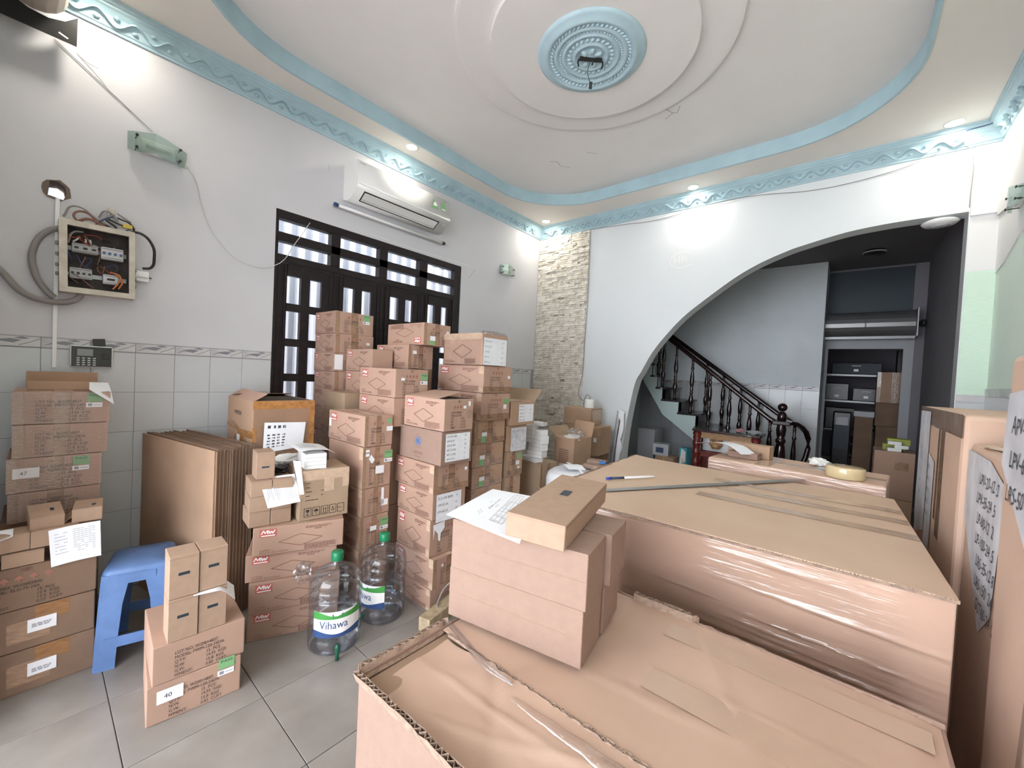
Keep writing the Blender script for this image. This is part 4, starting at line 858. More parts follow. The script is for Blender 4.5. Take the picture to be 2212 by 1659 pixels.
# ---- list cartons beyond (J, K)
JJ = [(1.085,1.278,'brown carton with handwritten list and open flaps in front of the stone strip'),(0.872,1.083,'brown carton with grey list sheet under the open-flap carton'),(0.66,0.870,'taped carton with green label, third in the list carton stack'),(0.43,0.658,'taped carton fourth in the list carton stack'),(0.21,0.428,'taped carton fifth in the list carton stack'),(0.0,0.208,'taped carton on the floor of the list carton stack')]
for k, (z0, z1, lb) in enumerate(JJ):
    x1, y0, y1 = [(-2.06,2.455,2.765),(-2.09,2.45,2.70),(-2.10,2.45,2.68),(-2.11,2.45,2.68),(-2.11,2.45,2.68),(-2.11,2.45,2.68)][k]
    c, d = carton((-2.53,x1,y0,y1,z0,z1), lb, 'card_brown', rot=0, group='cartons with handwritten lists', side='+X' if k > 1 else None, tapes='+Xb' if k > 1 else '', top=(k != 0))
    if k == 0:
        list_sheet(c, d, '+X', 0.30, 0.13, 0.93, 0.88, [('RS-100-5','5'),('APV-12-12','20'),('APV-8-24','12'),('APV-16-12','3'),('APC-16-350','2')], size=0.4)
        panel('lid_flap', [(-0.235,0.155,d[2]),(0.235,0.155,d[2]),(0.235,0.25,d[2]+0.10),(-0.235,0.25,d[2]+0.10)], 0.003, 'card_olive', c); panel('lid_flap', [(-0.235,-0.155,d[2]+0.001),(0.235,-0.155,d[2]+0.001),(0.235,0.0,d[2]+0.012),(-0.235,0.0,d[2]+0.012)], 0.003, 'card_pink', c)
        panel('lid_flap', [(-0.235,-0.155,d[2]),(-0.235,0.155,d[2]),(-0.30,0.155,d[2]+0.12),(-0.30,-0.155,d[2]+0.12)], 0.003, 'card_brown', c)
    if k == 1: list_sheet(c, d, '+X', 0.20, -0.02, 1.0, 0.90, [('LPV-60-24','12'),('LPV-35-12','2'),('','50'),('','')], 'paper_dirty', size=0.36, ink='ink_pale')
    if k == 2: lab(c, d, '+X', 0.66, 0.66, 0.05, 0.05, 'label_green'); lab(c, d, '+X', 0.62, 0.42, 0.045, 0.035); lab(c, d, '+X', 0.72, 0.26, 0.025, 0.02)
# ================================================================== LEFT SIDE: stacks by the tiled wall
def mailer(b, label, rot=0.0, mt='card_mailer', slot=None, group=None, rx=0.0, ry=0.0, name='mailer_box'):
    """small die-cut box: body, tuck line and an oblong hole on one face"""
    x0,x1,y0,y1,z0,z1 = b; d = (x1-x0, y1-y0, z1-z0-0.0006)
    bm = bmesh.new(); add_box(bm, -d[0]/2, d[0]/2, -d[1]/2, d[1]/2, 0, d[2])
    c = link(name, mesh_from(bm, name, bevel=0.0018, seg=1), mt, None, ((x0+x1)/2,(y0+y1)/2,z0), (rx,ry,math.radians(rot))); tag(c, label, 'box', group)
    for f in ('+X','-Y','-X'):
        p = Print(); p.rect(0.0,0.93,1.0,0.945); decal('tuck_line', p.mesh('tuck_line'), 'card_inside', c, d, f, 0.0005)
    if slot:
        p = Print(); p.rect(*slot[1:]); decal('slot', p.mesh('slot'), 'dark_board', c, d, slot[0], 0.0009)
    return c, d
# lower left stack: three big cartons
for k, (z0, z1) in enumerate(((0.375,0.560),(0.190,0.373),(0.0,0.188))):
    c, d = carton((-3.06,-2.70,-0.205,0.207,z0,z1), ['dark brown taped carton carrying small mailer boxes, left of the blue stool','dark brown carton with one scribbled label, middle one left of the blue stool','dark brown carton with two white labels on the floor left of the blue stool'][k], 'card_dark', rot=[0.8,-0.3,0.4][k], group='dark cartons left of the blue stool', side='+X' if k == 0 else None, top=False)
    if k:
        strip('tape', c, d, '+X', 0.55, 0.62, 0.80, 1.0, 'tape_dull', 0.0008); strip('tape', c, d, '+X', 0.36, 0.20, 0.66, 0.70, 'tape_brown', 0.0010)
        lab(c, d, '+X', 0.50, 0.38 if k == 1 else 0.34, 0.085, 0.058); p = Print(2.0); dashes(p, 0.53, 0.56 if k == 1 else 0.48, 0.14, 0.02, 3, 5); decal('label_print', p.mesh('label_print'), 'ink_pale', c, d, '+X', 0.0042)
        if k == 2: lab(c, d, '+X', 0.10, 0.62, 0.06, 0.05)
# upper left stack against the wall, standing on plain cartons
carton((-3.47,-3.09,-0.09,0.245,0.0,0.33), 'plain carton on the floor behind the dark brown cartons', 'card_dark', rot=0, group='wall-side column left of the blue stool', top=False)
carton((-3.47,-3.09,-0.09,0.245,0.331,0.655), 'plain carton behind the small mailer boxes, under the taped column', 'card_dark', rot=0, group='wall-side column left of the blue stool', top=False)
UU = [(1.135,1.295,-0.058,0.278,'topmost taped carton below the attendance terminal, PASS label at its right'),(0.972,1.133,-0.062,0.262,'taped carton without labels, second below the attendance terminal'),(0.802,0.970,-0.074,0.246,'taped carton numbered 47 below the attendance terminal'),(0.657,0.800,-0.072,0.240,'taped carton directly under the one numbered 47')]
for k, (z0, z1, y0, y1, lb) in enumerate(UU):
    c, d = carton((-3.42,-3.055,y0,y1,z0,z1), lb, 'card_pink2', rot=[-1.5,0.8,-0.5,0.6][k], group='taped cartons below the attendance terminal', side='+XA', tapes='+Xv')
    strip('tape_film', c, d, '+X', 0.0, 0.0, 1.0, 1.0, 'tape_film', 0.0048)
    if k in (0, 2): pass_label(c, d, '+X', 0.74 if k == 0 else 0.68, 0.68)
    if k == 2: number_label(c, d, '+X', 0.06, 0.42, 0.085, 0.05, '47')
fb2 = empty('flat_carton_tray', (-3.30, 0.113, 1.296)); tag(fb2, 'shallow brown folded tray on top of the taped column', 'box')
bm = bmesh.new(); add_box(bm, -0.10, 0.10, -0.13, 0.13, 0, 0.004); link('tray_base', mesh_from(bm,'tray_base'), 'card_brown', fb2)
panel('tray_side', [(0.10,-0.13,0.0),(0.10,0.13,0.0),(0.095,0.13,0.045),(0.095,-0.13,0.045)], 0.003, 'card_brown', fb2)
panel('tray_side', [(-0.10,-0.135,0.0),(-0.10,0.135,0.0),(-0.09,0.135,0.088),(-0.09,-0.135,0.088)], 0.003, 'card_brown', fb2)
sh1 = sheet('paper_slip', [(-3.16,0.20,1.340),(-3.005,0.19,1.31),(-3.03,0.285,1.23),(-3.20,0.275,1.336)], 'paper', n=6, curl=lambda u,v: (0,0,0.012*math.sin(PI*u))); tag(sh1, 'curled white slip drooping from the top of the taped column', 'paper')
# mailers on the lower left stack
ml = [((-2.80,-2.705,-0.19,-0.085,0.561,0.625),'small mailer box at the street end of the lower row',2),((-2.80,-2.705,-0.075,0.045,0.561,0.622),'small mailer box in the middle of the lower row',0),((-2.80,-2.705,0.075,0.195,0.561,0.62),'small mailer box at the stool end of the lower row',-2),
      ((-2.83,-2.712,-0.15,0.0,0.626,0.70),'small mailer box in the upper row toward the street',3),((-2.83,-2.712,0.005,0.15,0.626,0.70),'small mailer box in the upper row beside the printed sheet',-1)]
for b, lb, r_ in ml: mailer(b, lb + ', on the dark brown cartons', r_, group='mailer boxes left of the blue stool')
mailer((-2.91,-2.745,-0.005,0.10,0.703,0.765), 'slotted mailer box tilted on top of the pile left of the printed sheet', 4, slot=('+Z',0.42,0.62,0.62,0.74), group='mailer boxes left of the blue stool', ry=0.14)
mailer((-2.90,-2.735,0.135,0.235,0.701,0.765), 'slotted mailer box holding down the printed sheet', -6, slot=('+Z',0.55,0.62,0.75,0.76), group='mailer boxes left of the blue stool')
panel_o = panel('loose_flap', [(-2.86,0.10,0.701),(-2.76,0.10,0.701),(-2.78,0.145,0.74),(-2.88,0.145,0.74)], 0.002, 'card_mailer', None); tag(panel_o, 'loose cardboard flap between the two slotted mailer boxes', 'cardboard')
def doc(name, corners, label, lines, n=6, curl=None, mt='paper', ink='ink_pale', seed=0, par=None, cols=1):
    s = sheet(name, corners, mt, par, n, curl)
    if label: tag(s, label, 'paper')
    r = random.Random(seed); P = [Vector(c) for c in corners]; nn = (P[1]-P[0]).cross(P[3]-P[0]).normalized(); bm = bmesh.new()
    def pt(u, v):
        q = (P[0]*(1-u)+P[1]*u)*(1-v)+(P[3]*(1-u)+P[2]*u)*v
        return q + (Vector(curl(u,v)) if curl else Vector((0,0,0)))
    for (u0, u1, v, h) in lines:
        k = 6
        for i in range(k):
            if r.random() < 0.2: continue
            a, b = u0+(u1-u0)*i/k, u0+(u1-u0)*(i+0.85)/k
            for sg in (1,-1):
                e = nn*0.0012*sg; bm.faces.new([bm.verts.new(pt(x,y)+e) for x, y in ((a,v),(b,v),(b,v+h),(a,v+h))])
    if lines: link('writing', mesh_from(bm, 'writing'), ink, s)
    return s
L1 = [(0.10,0.35,0.84-0.09*k,0.012) for k in range(7)] + [(0.45,0.9,0.88-0.055*k,0.010) for k in range(12)]
doc('printed_sheet', [(-2.695,0.065,0.535),(-2.695,0.222,0.54),(-2.705,0.218,0.702),(-2.708,0.055,0.695)], 'printed sheet hanging over the dark cartons under a slotted mailer', L1, seed=2, curl=lambda u,v: (0.012*(1-v),0,0.004*math.sin(3*u)))
doc('printed_sheet', [(-2.70,-0.16,0.66),(-2.70,-0.045,0.70),(-2.80,-0.045,0.705),(-2.80,-0.16,0.705)], 'white sheet corner under the tilted mailer box', [], seed=3)

# ---- flattened cartons leaning in a row
fr = math.radians(11.6); ca, sa = math.cos(fr), math.sin(fr); r5 = random.Random(8)
for k in range(11):
    t = 0.0225*k; off = 0.0 if k == 0 else r5.uniform(-0.004,0.005); h = 1.0 if k == 0 else 1.0+r5.uniform(-0.007,0.007)
    ox, oy = -3.475 - sa*t + ca*0.0, 0.462 + ca*t
    ln = 0.875 - 0.006*k
    f = empty('flattened_carton', (ox+ca*(ln/2+off), oy+sa*(ln/2+off), 0), fr); tag(f, 'front flattened carton of the bundle leaning behind the blue stool' if k == 0 else 'flattened brown carton, number %s counted from the front of the leaning bundle' % ('zero','two','two','three','four','five','six','seven','eight','nine','ten','eleven')[k+1], 'box', 'flattened cartons in a bundle')
    for q in (0, 1):
        bm = bmesh.new(); add_box(bm, -ln/2, ln/2, 0.0105*q, 0.0105*q+0.0092, 0.0, h-0.006*q); link('board', mesh_from(bm, 'board', bevel=0.002, seg=1), 'card_brown' if k == 0 else 'card_dark', f)
# carton marked PWM-200 above them
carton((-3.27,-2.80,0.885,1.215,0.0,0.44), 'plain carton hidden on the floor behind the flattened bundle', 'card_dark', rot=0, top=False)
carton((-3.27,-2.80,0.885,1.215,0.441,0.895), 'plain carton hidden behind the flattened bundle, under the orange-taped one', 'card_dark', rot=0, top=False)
c, d = carton((-3.28,-2.76,0.868,1.232,0.896,1.256), 'open carton with black lettering, orange tape and a handwritten sheet', 'card_brown', rot=-1.0, top=False)
p = Print(d[0]/d[2]); p.text('PWM-200', 0.30, 0.70, 0.075, wide=0.9); decal('lettering', p.mesh('lettering'), 'ink', c, d, '-Y'); dp = Print(1.3); dashes(dp,0.30,0.30,0.5,0.02,7,4); decal('fine_print', dp.mesh('fine_print'), 'print_brown', c, d, '-Y')
p = Print(1.0); p.poly([(0.0,0.50),(0.30,0.56),(0.55,0.46),(1.0,0.48),(1.0,0.36),(0.70,0.34),(0.66,0.22),(0.48,0.22),(0.44,0.40),(0.0,0.44)]); decal('tape', p.mesh('tape'), 'tape_orange', c, d, '-Y', 0.002)
lab(c, d, '-Y', 0.44, 0.14, 0.06, 0.075)
strip('tape', c, d, '+X', 0.0, 0.86, 1.0, 1.0, 'tape_orange', 0.0012); strip('tape', c, d, '+X', 0.90, 0.0, 1.0, 0.86, 'tape_orange', 0.0012); strip('tape_film', c, d, '+X', 0.0, 0.0, 0.9, 0.86, 'tape_film', 0.0014); strip('tape', c, d, '+X', 0.0, 0.30, 0.06, 0.55, 'tape_orange', 0.002)
bm = bmesh.new(); add_box(bm, -0.235, 0.235, -0.16, 0.16, 0, 0.002); link('opening', mesh_from(bm,'opening'), 'card_shadow', c, (0,0,d[2]-0.0006))  # no real cavity: a dark plate paints the shade below the flaps
panel('lid_flap', [(-0.25,-0.18,d[2]),(0.255,-0.18,d[2]),(0.24,-0.10,d[2]+0.045),(-0.25,-0.10,d[2]+0.05)], 0.004, 'card_pink', c); panel('lid_flap', [(-0.25,-0.17,d[2]),(-0.25,0.17,d[2]),(-0.10,0.17,d[2]+0.02),(-0.10,-0.17,d[2]+0.02)], 0.004, 'card_dark', c)
# ---- blue stool
st = empty('plastic_stool', (-2.768, 0.380, 0)); st.rotation_euler = (0,0,math.radians(-14)); tag(st, 'worn blue plastic stool in front of the flattened cartons', 'stool')
def ring_quad(hx, hy, z, r=0.03, n=5):
    return [(x,y,z) for x,y in rrect(-hx,hx,-hy,hy,r,n)]
bm = bmesh.new(); rg = [[bm.verts.new(q) for q in ring_quad(hx,hy,z,rr)] for hx,hy,z,rr in ((0.150,0.128,0.430,0.03),(0.147,0.125,0.455,0.03),(0.138,0.116,0.466,0.03),(0.06,0.04,0.468,0.02))]
for a, b2 in zip(rg, rg[1:]):
    for k in range(len(a)): bm.faces.new((a[k],a[(k+1)%len(a)],b2[(k+1)%len(a)],b2[k]))
bm.faces.new(rg[-1]); bm.faces.new(list(reversed(rg[0]))); link('seat', mesh_from(bm,'seat',smooth=True), 'stool_blue', st)
for sx in (-1,1):
    for sy in (-1,1):
        bm = bmesh.new(); lev = []
        for z, hx, hy, w in ((0.0,0.172,0.148,0.078),(0.14,0.166,0.143,0.080),(0.30,0.158,0.136,0.086),(0.40,0.153,0.131,0.10),(0.445,0.150,0.128,0.125)):
            lev.append([bm.verts.new((sx*x, sy*y, z)) for x, y in ((hx,hy-w),(hx,hy-0.012),(hx-0.012,hy),(hx-w,hy),(hx-w,hy-0.008),(hx-0.014,hy-0.012),(hx-0.010,hy-w))])
        for a, b2 in zip(lev, lev[1:]):
            for k in range(7): bm.faces.new((a[k],a[(k+1)%7],b2[(k+1)%7],b2[k]))
        bm.faces.new(lev[0]); bm.faces.new(lev[-1]); link('leg', mesh_from(bm,'leg'), 'stool_blue', st)
for sy in (-1,1): boxes('apron', [(-0.10,0.10,sy*0.128-0.004,sy*0.128+0.004,0.395,0.44)], 'stool_blue', st); boxes('stretcher', [(-0.125,0.125,sy*0.143-0.004,sy*0.143+0.004,0.10,0.15)], 'stool_blue', st)
for sx in (-1,1): boxes('apron', [(sx*0.150-0.004,sx*0.150+0.004,-0.07,0.07,0.395,0.44)], 'stool_blue', st); boxes('stretcher', [(sx*0.166-0.004,sx*0.166+0.004,-0.11,0.11,0.10,0.15)], 'stool_blue', st)
# ---- two cartons with number 40 and four slotted boxes on them
c, d = carton((-2.44,-2.075,0.330,0.650,0.0,0.163), 'worn carton numbered 40 with green PASS label on the floor', 'card_pink2', rot=-6.5, side='+XA', top=False); number_label(c, d, '+X', 0.10, 0.50, 0.085, 0.055, '40'); pass_label(c, d, '+X', 0.74, 0.80)
c, d = carton((-2.44,-2.075,0.337,0.655,0.164,0.324), 'worn carton with stamped lot print on top of the number 40 carton', 'card_pink2', rot=-4.0, side='+XA')
def four(y0, z0, lb): mailer((-2.20,-2.078,y0,y0+0.099,z0,z0+0.178), lb, -3.0, slot=('+X',0.30,0.53,0.68,0.60), group='slotted boxes on the number 40 cartons')
four(0.372, 0.3245, 'upright slotted box, lower row, nearer the street'); four(0.474, 0.3245, 'upright slotted box, lower row, with white sheet on top'); four(0.372, 0.504, 'upright slotted box, upper row, nearer the street'); four(0.474, 0.504, 'upright slotted box, upper row, standing on the white sheet')
doc('printed_sheet', [(-2.065,0.45,0.500),(-2.03,0.59,0.500),(-2.16,0.62,0.5035),(-2.19,0.45,0.5035)], 'white sheet pinched between the upright slotted boxes', [(0.2,0.6,0.5,0.02)], n=8, curl=lambda u,v: (0,0,-0.055*max(0,u-0.62)**1.4*4))
# ---- rotated stack with big logos, beside the bottles
S2 = math.radians(-22.8); yd = Vector((0.3875,0.9219)); xd = Vector((0.9219,-0.3875))
zz = [0.0,0.154,0.318,0.464,0.616]
for k in range(4):
    cx, cy = -2.437+[0.0,0.006,-0.012,0.012][k], 1.012+[0.0,0.0,-0.01,0.008][k]
    c, d = carton((cx-0.15,cx+0.15,cy-0.222,cy+0.222,zz[k],zz[k+1]), ['bottom','second lowest','third lowest','top'][k]+' carton with wide red logo in the stack beside the nearer bottle', 'card_pink2', rot=-22.8+[0,0.6,-1.0,1.2][k], group='wide logo cartons beside the bottle', front='+Xd', tapes='-Yv', top=(k==3))
def loc2(u, v): q = Vector((-2.39,0.755)) + yd*u - xd*v; return q.x, q.y
# brown carton with handling icons
c, d = carton((-2.535,-2.285,0.978,1.246,0.617,0.900), 'brown carton with a row of black handling icons', 'card_olive', rot=-8.3)
p = Print(d[1]/d[2])
for k in range(5):
    u = 0.10+0.168*k; p.line([(u,0.08),(u+0.135,0.08),(u+0.135,0.25),(u,0.25)],0.010,True)
u = 0.10; p.poly([(u+.03,.22),(u+.105,.22),(u+.09,.165),(u+.045,.165)]); p.rect(u+.062,.12,u+.073,.17); p.rect(u+.04,.105,u+.095,.122)
u = 0.268; p.poly([(u+.02,.165),(u+.115,.165),(u+.10,.20),(u+.067,.22),(u+.035,.20)]); p.rect(u+.063,.105,u+.072,.165)
u = 0.436
for q in (0.03,0.078): p.rect(u+q+.010,.12,u+q+.022,.19); p.poly([(u+q,.185),(u+q+.032,.185),(u+q+.016,.225)])
p.rect(u+.025,.10,u+.115,.112)
u = 0.604; p.poly([(u+.04,.15),(u+.06,.12),(u+.075,.12),(u+.055,.155)]); p.poly([(u+.09,.12),(u+.11,.155),(u+.095,.165),(u+.075,.135)]); p.poly([(u+.05,.18),(u+.068,.215),(u+.085,.185),(u+.07,.165)])
p.text('Prada'[:0]+'PbFree', 0.785, 0.15, 0.032, wide=0.62)
for k, w in enumerate((0.10,0.09,0.12,0.08,0.36)): dashes(p, 0.12, 0.74-0.085*k, w, 0.016, 1, k+3)
dashes(p,0.42,0.57,0.06,0.016,1,1); dashes(p,0.42,0.48,0.06,0.016,1,2); decal('icon_print', p.mesh('icon_print'), 'print_black', c, d, '+X')
strip('tape', c, d, '+X', 0.0, 0.80, 1.0, 1.0, 'tape_pale', 0.0007); strip('tape', c, d, '+X', 0.48, 0.55, 0.68, 0.82, 'tape_pale', 0.0009); strip('tape', c, d, '+X', 0.86, 0.60, 1.0, 0.82, 'tape_pale', 0.0009)
# white boxes on it
r6 = random.Random(4); k = 0
for row in range(2):
    for q in range(4):
        x1 = -2.318-0.047*q; z0 = 0.9005+0.044*row
        o = box('white_box', (x1-0.045, x1, 1.0+0.008*q, 1.112+0.008*q, z0, z0+0.0432), 'white_plastic', bevel=0.0012, rot=(0,0,math.radians(-11))); tag(o, 'small white box, %s row, number %s from the icon face, under loose papers' % (('lower','upper')[row], ('one','two','three','four')[q]), 'box', 'white boxes under the papers')
        p = Print(); p.rect(0.0,0.46,1.0,0.49); decal('lid_line', p.mesh('lid_line'), 'ink_pale', o, (0.045,0.112,0.0432), '+X', 0.0006)
doc('paper_stack', [(-2.33,0.965,0.992),(-2.30,1.15,0.991),(-2.56,1.20,0.9905),(-2.57,0.99,0.995)], 'crumpled printed sheets spread over the small white boxes', [(0.12,0.62,0.30+0.09*k,0.02) for k in range(6)], n=8, curl=lambda u,v: (0.02*max(0,u-0.8),0,0.012*math.sin(4*u+v)*0.6 - 0.10*max(0,u-0.84)+0.014))
doc('paper_strip', [(-2.34,0.935,0.96),(-2.315,0.965,0.955),(-2.272,0.972,0.78),(-2.28,0.952,0.78)], 'narrow paper strip dangling between mailers and the icon carton', [], n=5)
# mailers in front of the icon carton
for row in range(3):
    for q in range(2):
        y0 = 0.752+0.100*q+0.003*row; z0 = 0.617+0.0825*row
        mailer((-2.545+0.0158*q,-2.375+0.0158*q+0.004*row,y0,y0+0.0985,z0,z0+0.082), 'brown mailer box, %s layer, %s the icon carton' % (('bottom','middle','top')[row], ('away from','next to')[q]), -9+[2,-1,0][row], group='mailer boxes on the wide logo stack')
mailer((-2.525,-2.395,0.785,0.872,0.865,1.010), 'upright slotted mailer box on the mailer pile by the icon carton', -9, slot=('+X',0.30,0.42,0.70,0.48))
doc('printed_sheet', [(-2.338,0.805,0.73),(-2.328,0.965,0.735),(-2.39,0.965,0.872),(-2.415,0.79,0.871)], 'printed delivery note draped over the mailer pile', [(0.07+0.05*k,0.082+0.05*k,0.2+0.07*(k%3),0.28+0.05*(k%4)) for k in range(9)]+[(0.58+0.045*k,0.588+0.045*k,0.15,0.62) for k in range(8)], n=10, curl=lambda u,v: (0.030*(1-v)**0.5-0.0,0,0.0), seed=6)
sc2 = crumple('black_strap_bundle', -2.47, 0.925, 0.892, 0.035, 0.04, 0.022, 'black_plastic', None, seed=9, amp=0.5); tag(sc2, 'knot of black straps on the mailer pile', 'strap')
doc('handwritten_sheet', [(-2.738,0.915,0.935),(-2.738,1.150,0.955),(-2.738,1.165,1.115),(-2.738,0.92,1.125)], 'handwritten price sheet stuck on the orange-taped carton', [(0.08+0.12*k,0.15+0.12*k,0.55-0.1*j,0.05) for k in range(4) for j in range(0,5)]+[(0.08+0.12*k,0.15+0.12*k,0.80,0.10) for k in range(4)], ink='ink', seed=3)
crumple('white_bag', -2.60, 1.01, 0.915, 0.06, 0.08, 0.03, 'tissue', None, seed=12, amp=0.35); tag(bpy.data.objects['white_bag'], 'crumpled white paper behind the upright slotted mailer', 'paper')
boxes('carton_under_bag', [(-2.67,-2.575,0.94,1.10,0.617,0.885)], 'card_dark'); tag(bpy.data.objects['carton_under_bag'], 'narrow brown carton behind the mailer pile', 'box'); bpy.data.objects['carton_under_bag'].name = 'carton'
# ---- water bottles
BP = [(0.045,0.0),(0.118,0.002),(0.130,0.012),(0.134,0.04),(0.134,0.075),(0.128,0.085),(0.134,0.095),(0.134,0.135),(0.131,0.142),(0.131,0.245),(0.134,0.252),(0.134,0.275),(0.127,0.285),(0.134,0.296),(0.134,0.325),(0.127,0.335),(0.132,0.345),(0.126,0.370),(0.105,0.395),(0.072,0.414),(0.040,0.425),(0.030,0.435),(0.027,0.47),(0.027,0.485)]
def bottle(x, y, rz, label):
    o = empty('water_bottle', (x, y, 0), rz); tag(o, label, 'bottle', 'water bottles on the floor')
    link('body', lathe_me('body', BP, 40, caps=False), 'bottle_plastic', o)
    link('base', lathe_me('base', [(0.118,0.004),(0.08,0.012),(0.03,0.02),(0.0,0.022)], 24), 'bottle_plastic', o)
    link('cap', lathe_me('cap', [(0.031,0.452),(0.032,0.455),(0.032,0.492),(0.028,0.498),(0,0.499)], 24), 'cap_green', o)
    tp = link('tap', lathe_me('tap', [(0.012,0),(0.014,0.012),(0.010,0.02),(0.010,0.04),(0,0.042)], 12), 'tap_green', o, (0.132,0,0.055), (0,PI/2,0)); link('spout', lathe_me('spout', [(0.009,-0.05),(0.010,-0.02),(0.013,0.015),(0.011,0.03),(0,0.031)], 12), 'tap_green', tp, (0,0,0.032), (0,-PI/2,0))
    R = 0.1335
    def bend(me, e):
        for v in me.vertices:
            a = v.co.x/R; v.co = Vector(((R+e)*math.cos(a), (R+e)*math.sin(a), v.co.y))
        return me
    def grid(x0,x1,z0,z1,n=16, top=None):
        vs = []; fs = []
        for i in range(n+1):
            x = x0+(x1-x0)*i/n; vs += [(x,z0,0),(x,(top(i/n) if top else z1),0)]
        for i in range(n): fs.append((2*i,2*i+2,2*i+3,2*i+1))
        me = bpy.data.meshes.new('g'); me.from_pydata(vs,[],fs); return me
    lb = link('label', bend(grid(-0.125,0.125,0.105,0.238), 0.0012), 'print_white', o)
    link('label_hills', bend(grid(-0.125,0.125,0.200,0.232,24,lambda t: 0.212+0.024*abs(math.cos(PI*t))+0.003*math.sin(14*t)), 0.0018), 'label_hill', lb)
    link('label_band', bend(grid(-0.125,0.125,0.105,0.130,24,lambda t: 0.132+0.010*math.cos(2*PI*t)), 0.0018), 'label_navy', lb)
    p = Print(1.0); p.text('Vihawa', -0.088, 0.152, 0.040, wide=0.84); link('label_text', bend(p.mesh('t'), 0.0022), 'label_navy', lb)
    p = Print(1.0); p.poly([(-0.026,0.226),(-0.020,0.200),(0.020,0.200),(0.026,0.226)]); link('label_badge', bend(p.mesh('t'), 0.0020), 'label_navy', lb)
    p = Print(1.0); p.rect(-0.05,0.142,0.05,0.1435); link('label_text', bend(p.mesh('t'), 0.0022), 'label_navy', lb)
    return o
bottle(-2.075, 1.075, math.atan2(-1.075,2.075)+0.10, 'clear water bottle with green cap, its whole label in view')
bottle(-2.118, 1.392, math.atan2(-1.392,2.118)-0.85, 'clear water bottle with green cap standing behind the other bottle')
o = crumple('plastic_bag', -2.215, 0.955, 0.37, 0.035, 0.045, 0.055, 'clear_bag', None, seed=3, amp=0.3); tag(o, 'crumpled clear bag on the shoulder of the nearer water bottle', 'bag')
# pallet timber end next to the bottles
pw = box('timber_beam', (-1.90,-1.82,1.45,2.1,0.02,0.10), 'wood_raw', bevel=0.004, rot=(0,0,math.radians(12))); tag(pw, 'raw timber beam lying between the bottles and big carton', 'timber')
bpy.data.objects[pw.name].location.z = 0.0
o = tube('grey_cable', [(-1.86,1.75,0.18),(-1.88,1.68,0.14),(-1.86,1.62,0.10),(-1.83,1.58,0.085)], 0.006, 'wire_grey'); tag(o, 'short grey cable end above the timber beam', 'cable')
# ================================================================== BIG CARTONS IN FRONT
def ruffle(name, a, b, h, amp, per, mt, parent, th=0.004, zj=0.0, seed=0, lean=0.0):
    """torn corrugated edge: zig-zag flute between two liners along a-b, standing h high"""
    a, b = Vector(a), Vector(b); d = b-a; L = d.length; d.normalize(); nn = Vector((-d.y, d.x, 0)); r = random.Random(seed); n = int(L/per*2); bm = bmesh.new()
    prev = None
    for i in range(n+1):
        s = L*i/n; o = (amp if i % 2 else -amp); z = zj*math.sin(s*9+seed)+r.uniform(-0.002,0.002)
        bp = a+d*s+nn*o; q = [bm.verts.new(bp+Vector((0,0,z))), bm.verts.new(bp+nn*lean+Vector((0,0,h+z)))]
        if prev: bm.faces.new((prev[0],q[0],q[1],prev[1]))
        prev = q
    for sgn in (1,-1):
        prev = None
        for i in range(0, n+1, 3):
            s = L*min(i,n)/n; z = zj*math.sin(s*9+seed); bp = a+d*s+nn*sgn*(amp+0.0012); q = [bm.verts.new(bp+Vector((0,0,z-0.004))), bm.verts.new(bp+nn*(lean+r.uniform(-0.002,0.002))+Vector((0,0,h+z+r.uniform(-0.004,0.002))))]
            if prev: bm.faces.new((prev[0],q[0],q[1],prev[1]))
            prev = q
    solid(bm, geom=list(bm.faces), thickness=0.0008)
    return link(name, mesh_from(bm, name), mt, parent)
def wavy(name, x0, x1, y0, y1, z, f, mt, parent, nx=24, ny=12, th=0.005):
    bm = bmesh.new(); g = [[bm.verts.new((x0+(x1-x0)*i/nx, y0+(y1-y0)*j/ny, z+f(i/nx,j/ny))) for j in range(ny+1)] for i in range(nx+1)]
    for i in range(nx):
        for j in range(ny): bm.faces.new((g[i][j],g[i+1][j],g[i+1][j+1],g[i][j+1]))
    solid(bm, geom=list(bm.faces), thickness=th)
    return link(name, mesh_from(bm, name, smooth=True), mt, parent)
m1 = empty('pallet_carton', (-0.36, 0.99, 0)); tag(m1, 'large battered carton with crumpled rim carrying the mailer stack', 'box')
hx, hy = 0.575, 0.435
def side_wall(name, b): return boxes(name, [b], 'card_mailer_pink', m1, bevel=0.002)
side_wall('side_panel', (-hx,hx,-hy,-hy+0.008,0,0.705)); side_wall('side_panel', (-hx,hx,hy-0.008,hy,0,0.712)); side_wall('side_panel', (-hx,-hx+0.008,-hy+0.008,hy-0.008,0,0.705)); side_wall('side_panel', (hx-0.008,hx,-hy+0.008,hy-0.008,0,0.700))
SY = -0.165
def ridge(t, c, w): return math.exp(-((t-c)/w)**2)
def lid_front(u, v):
    z = -0.020*math.sin(PI*u)*(1-v)*0.8-0.010*(1-v)-0.014*ridge(u,0.03,0.06)+0.002*math.sin(9*u+5*v)+0.0016*math.sin(23*u-11*v)
    z += 0.0055*ridge(v-0.25*(u-0.3), 0.62, 0.035)*ridge(u,0.25,0.2) - 0.005*ridge(u+0.18*v,0.36,0.020) + 0.004*ridge(u-0.5*v,0.10,0.018) + 0.004*ridge(v+0.35*u,0.55,0.03)*ridge(u,0.6,0.25)
    return z
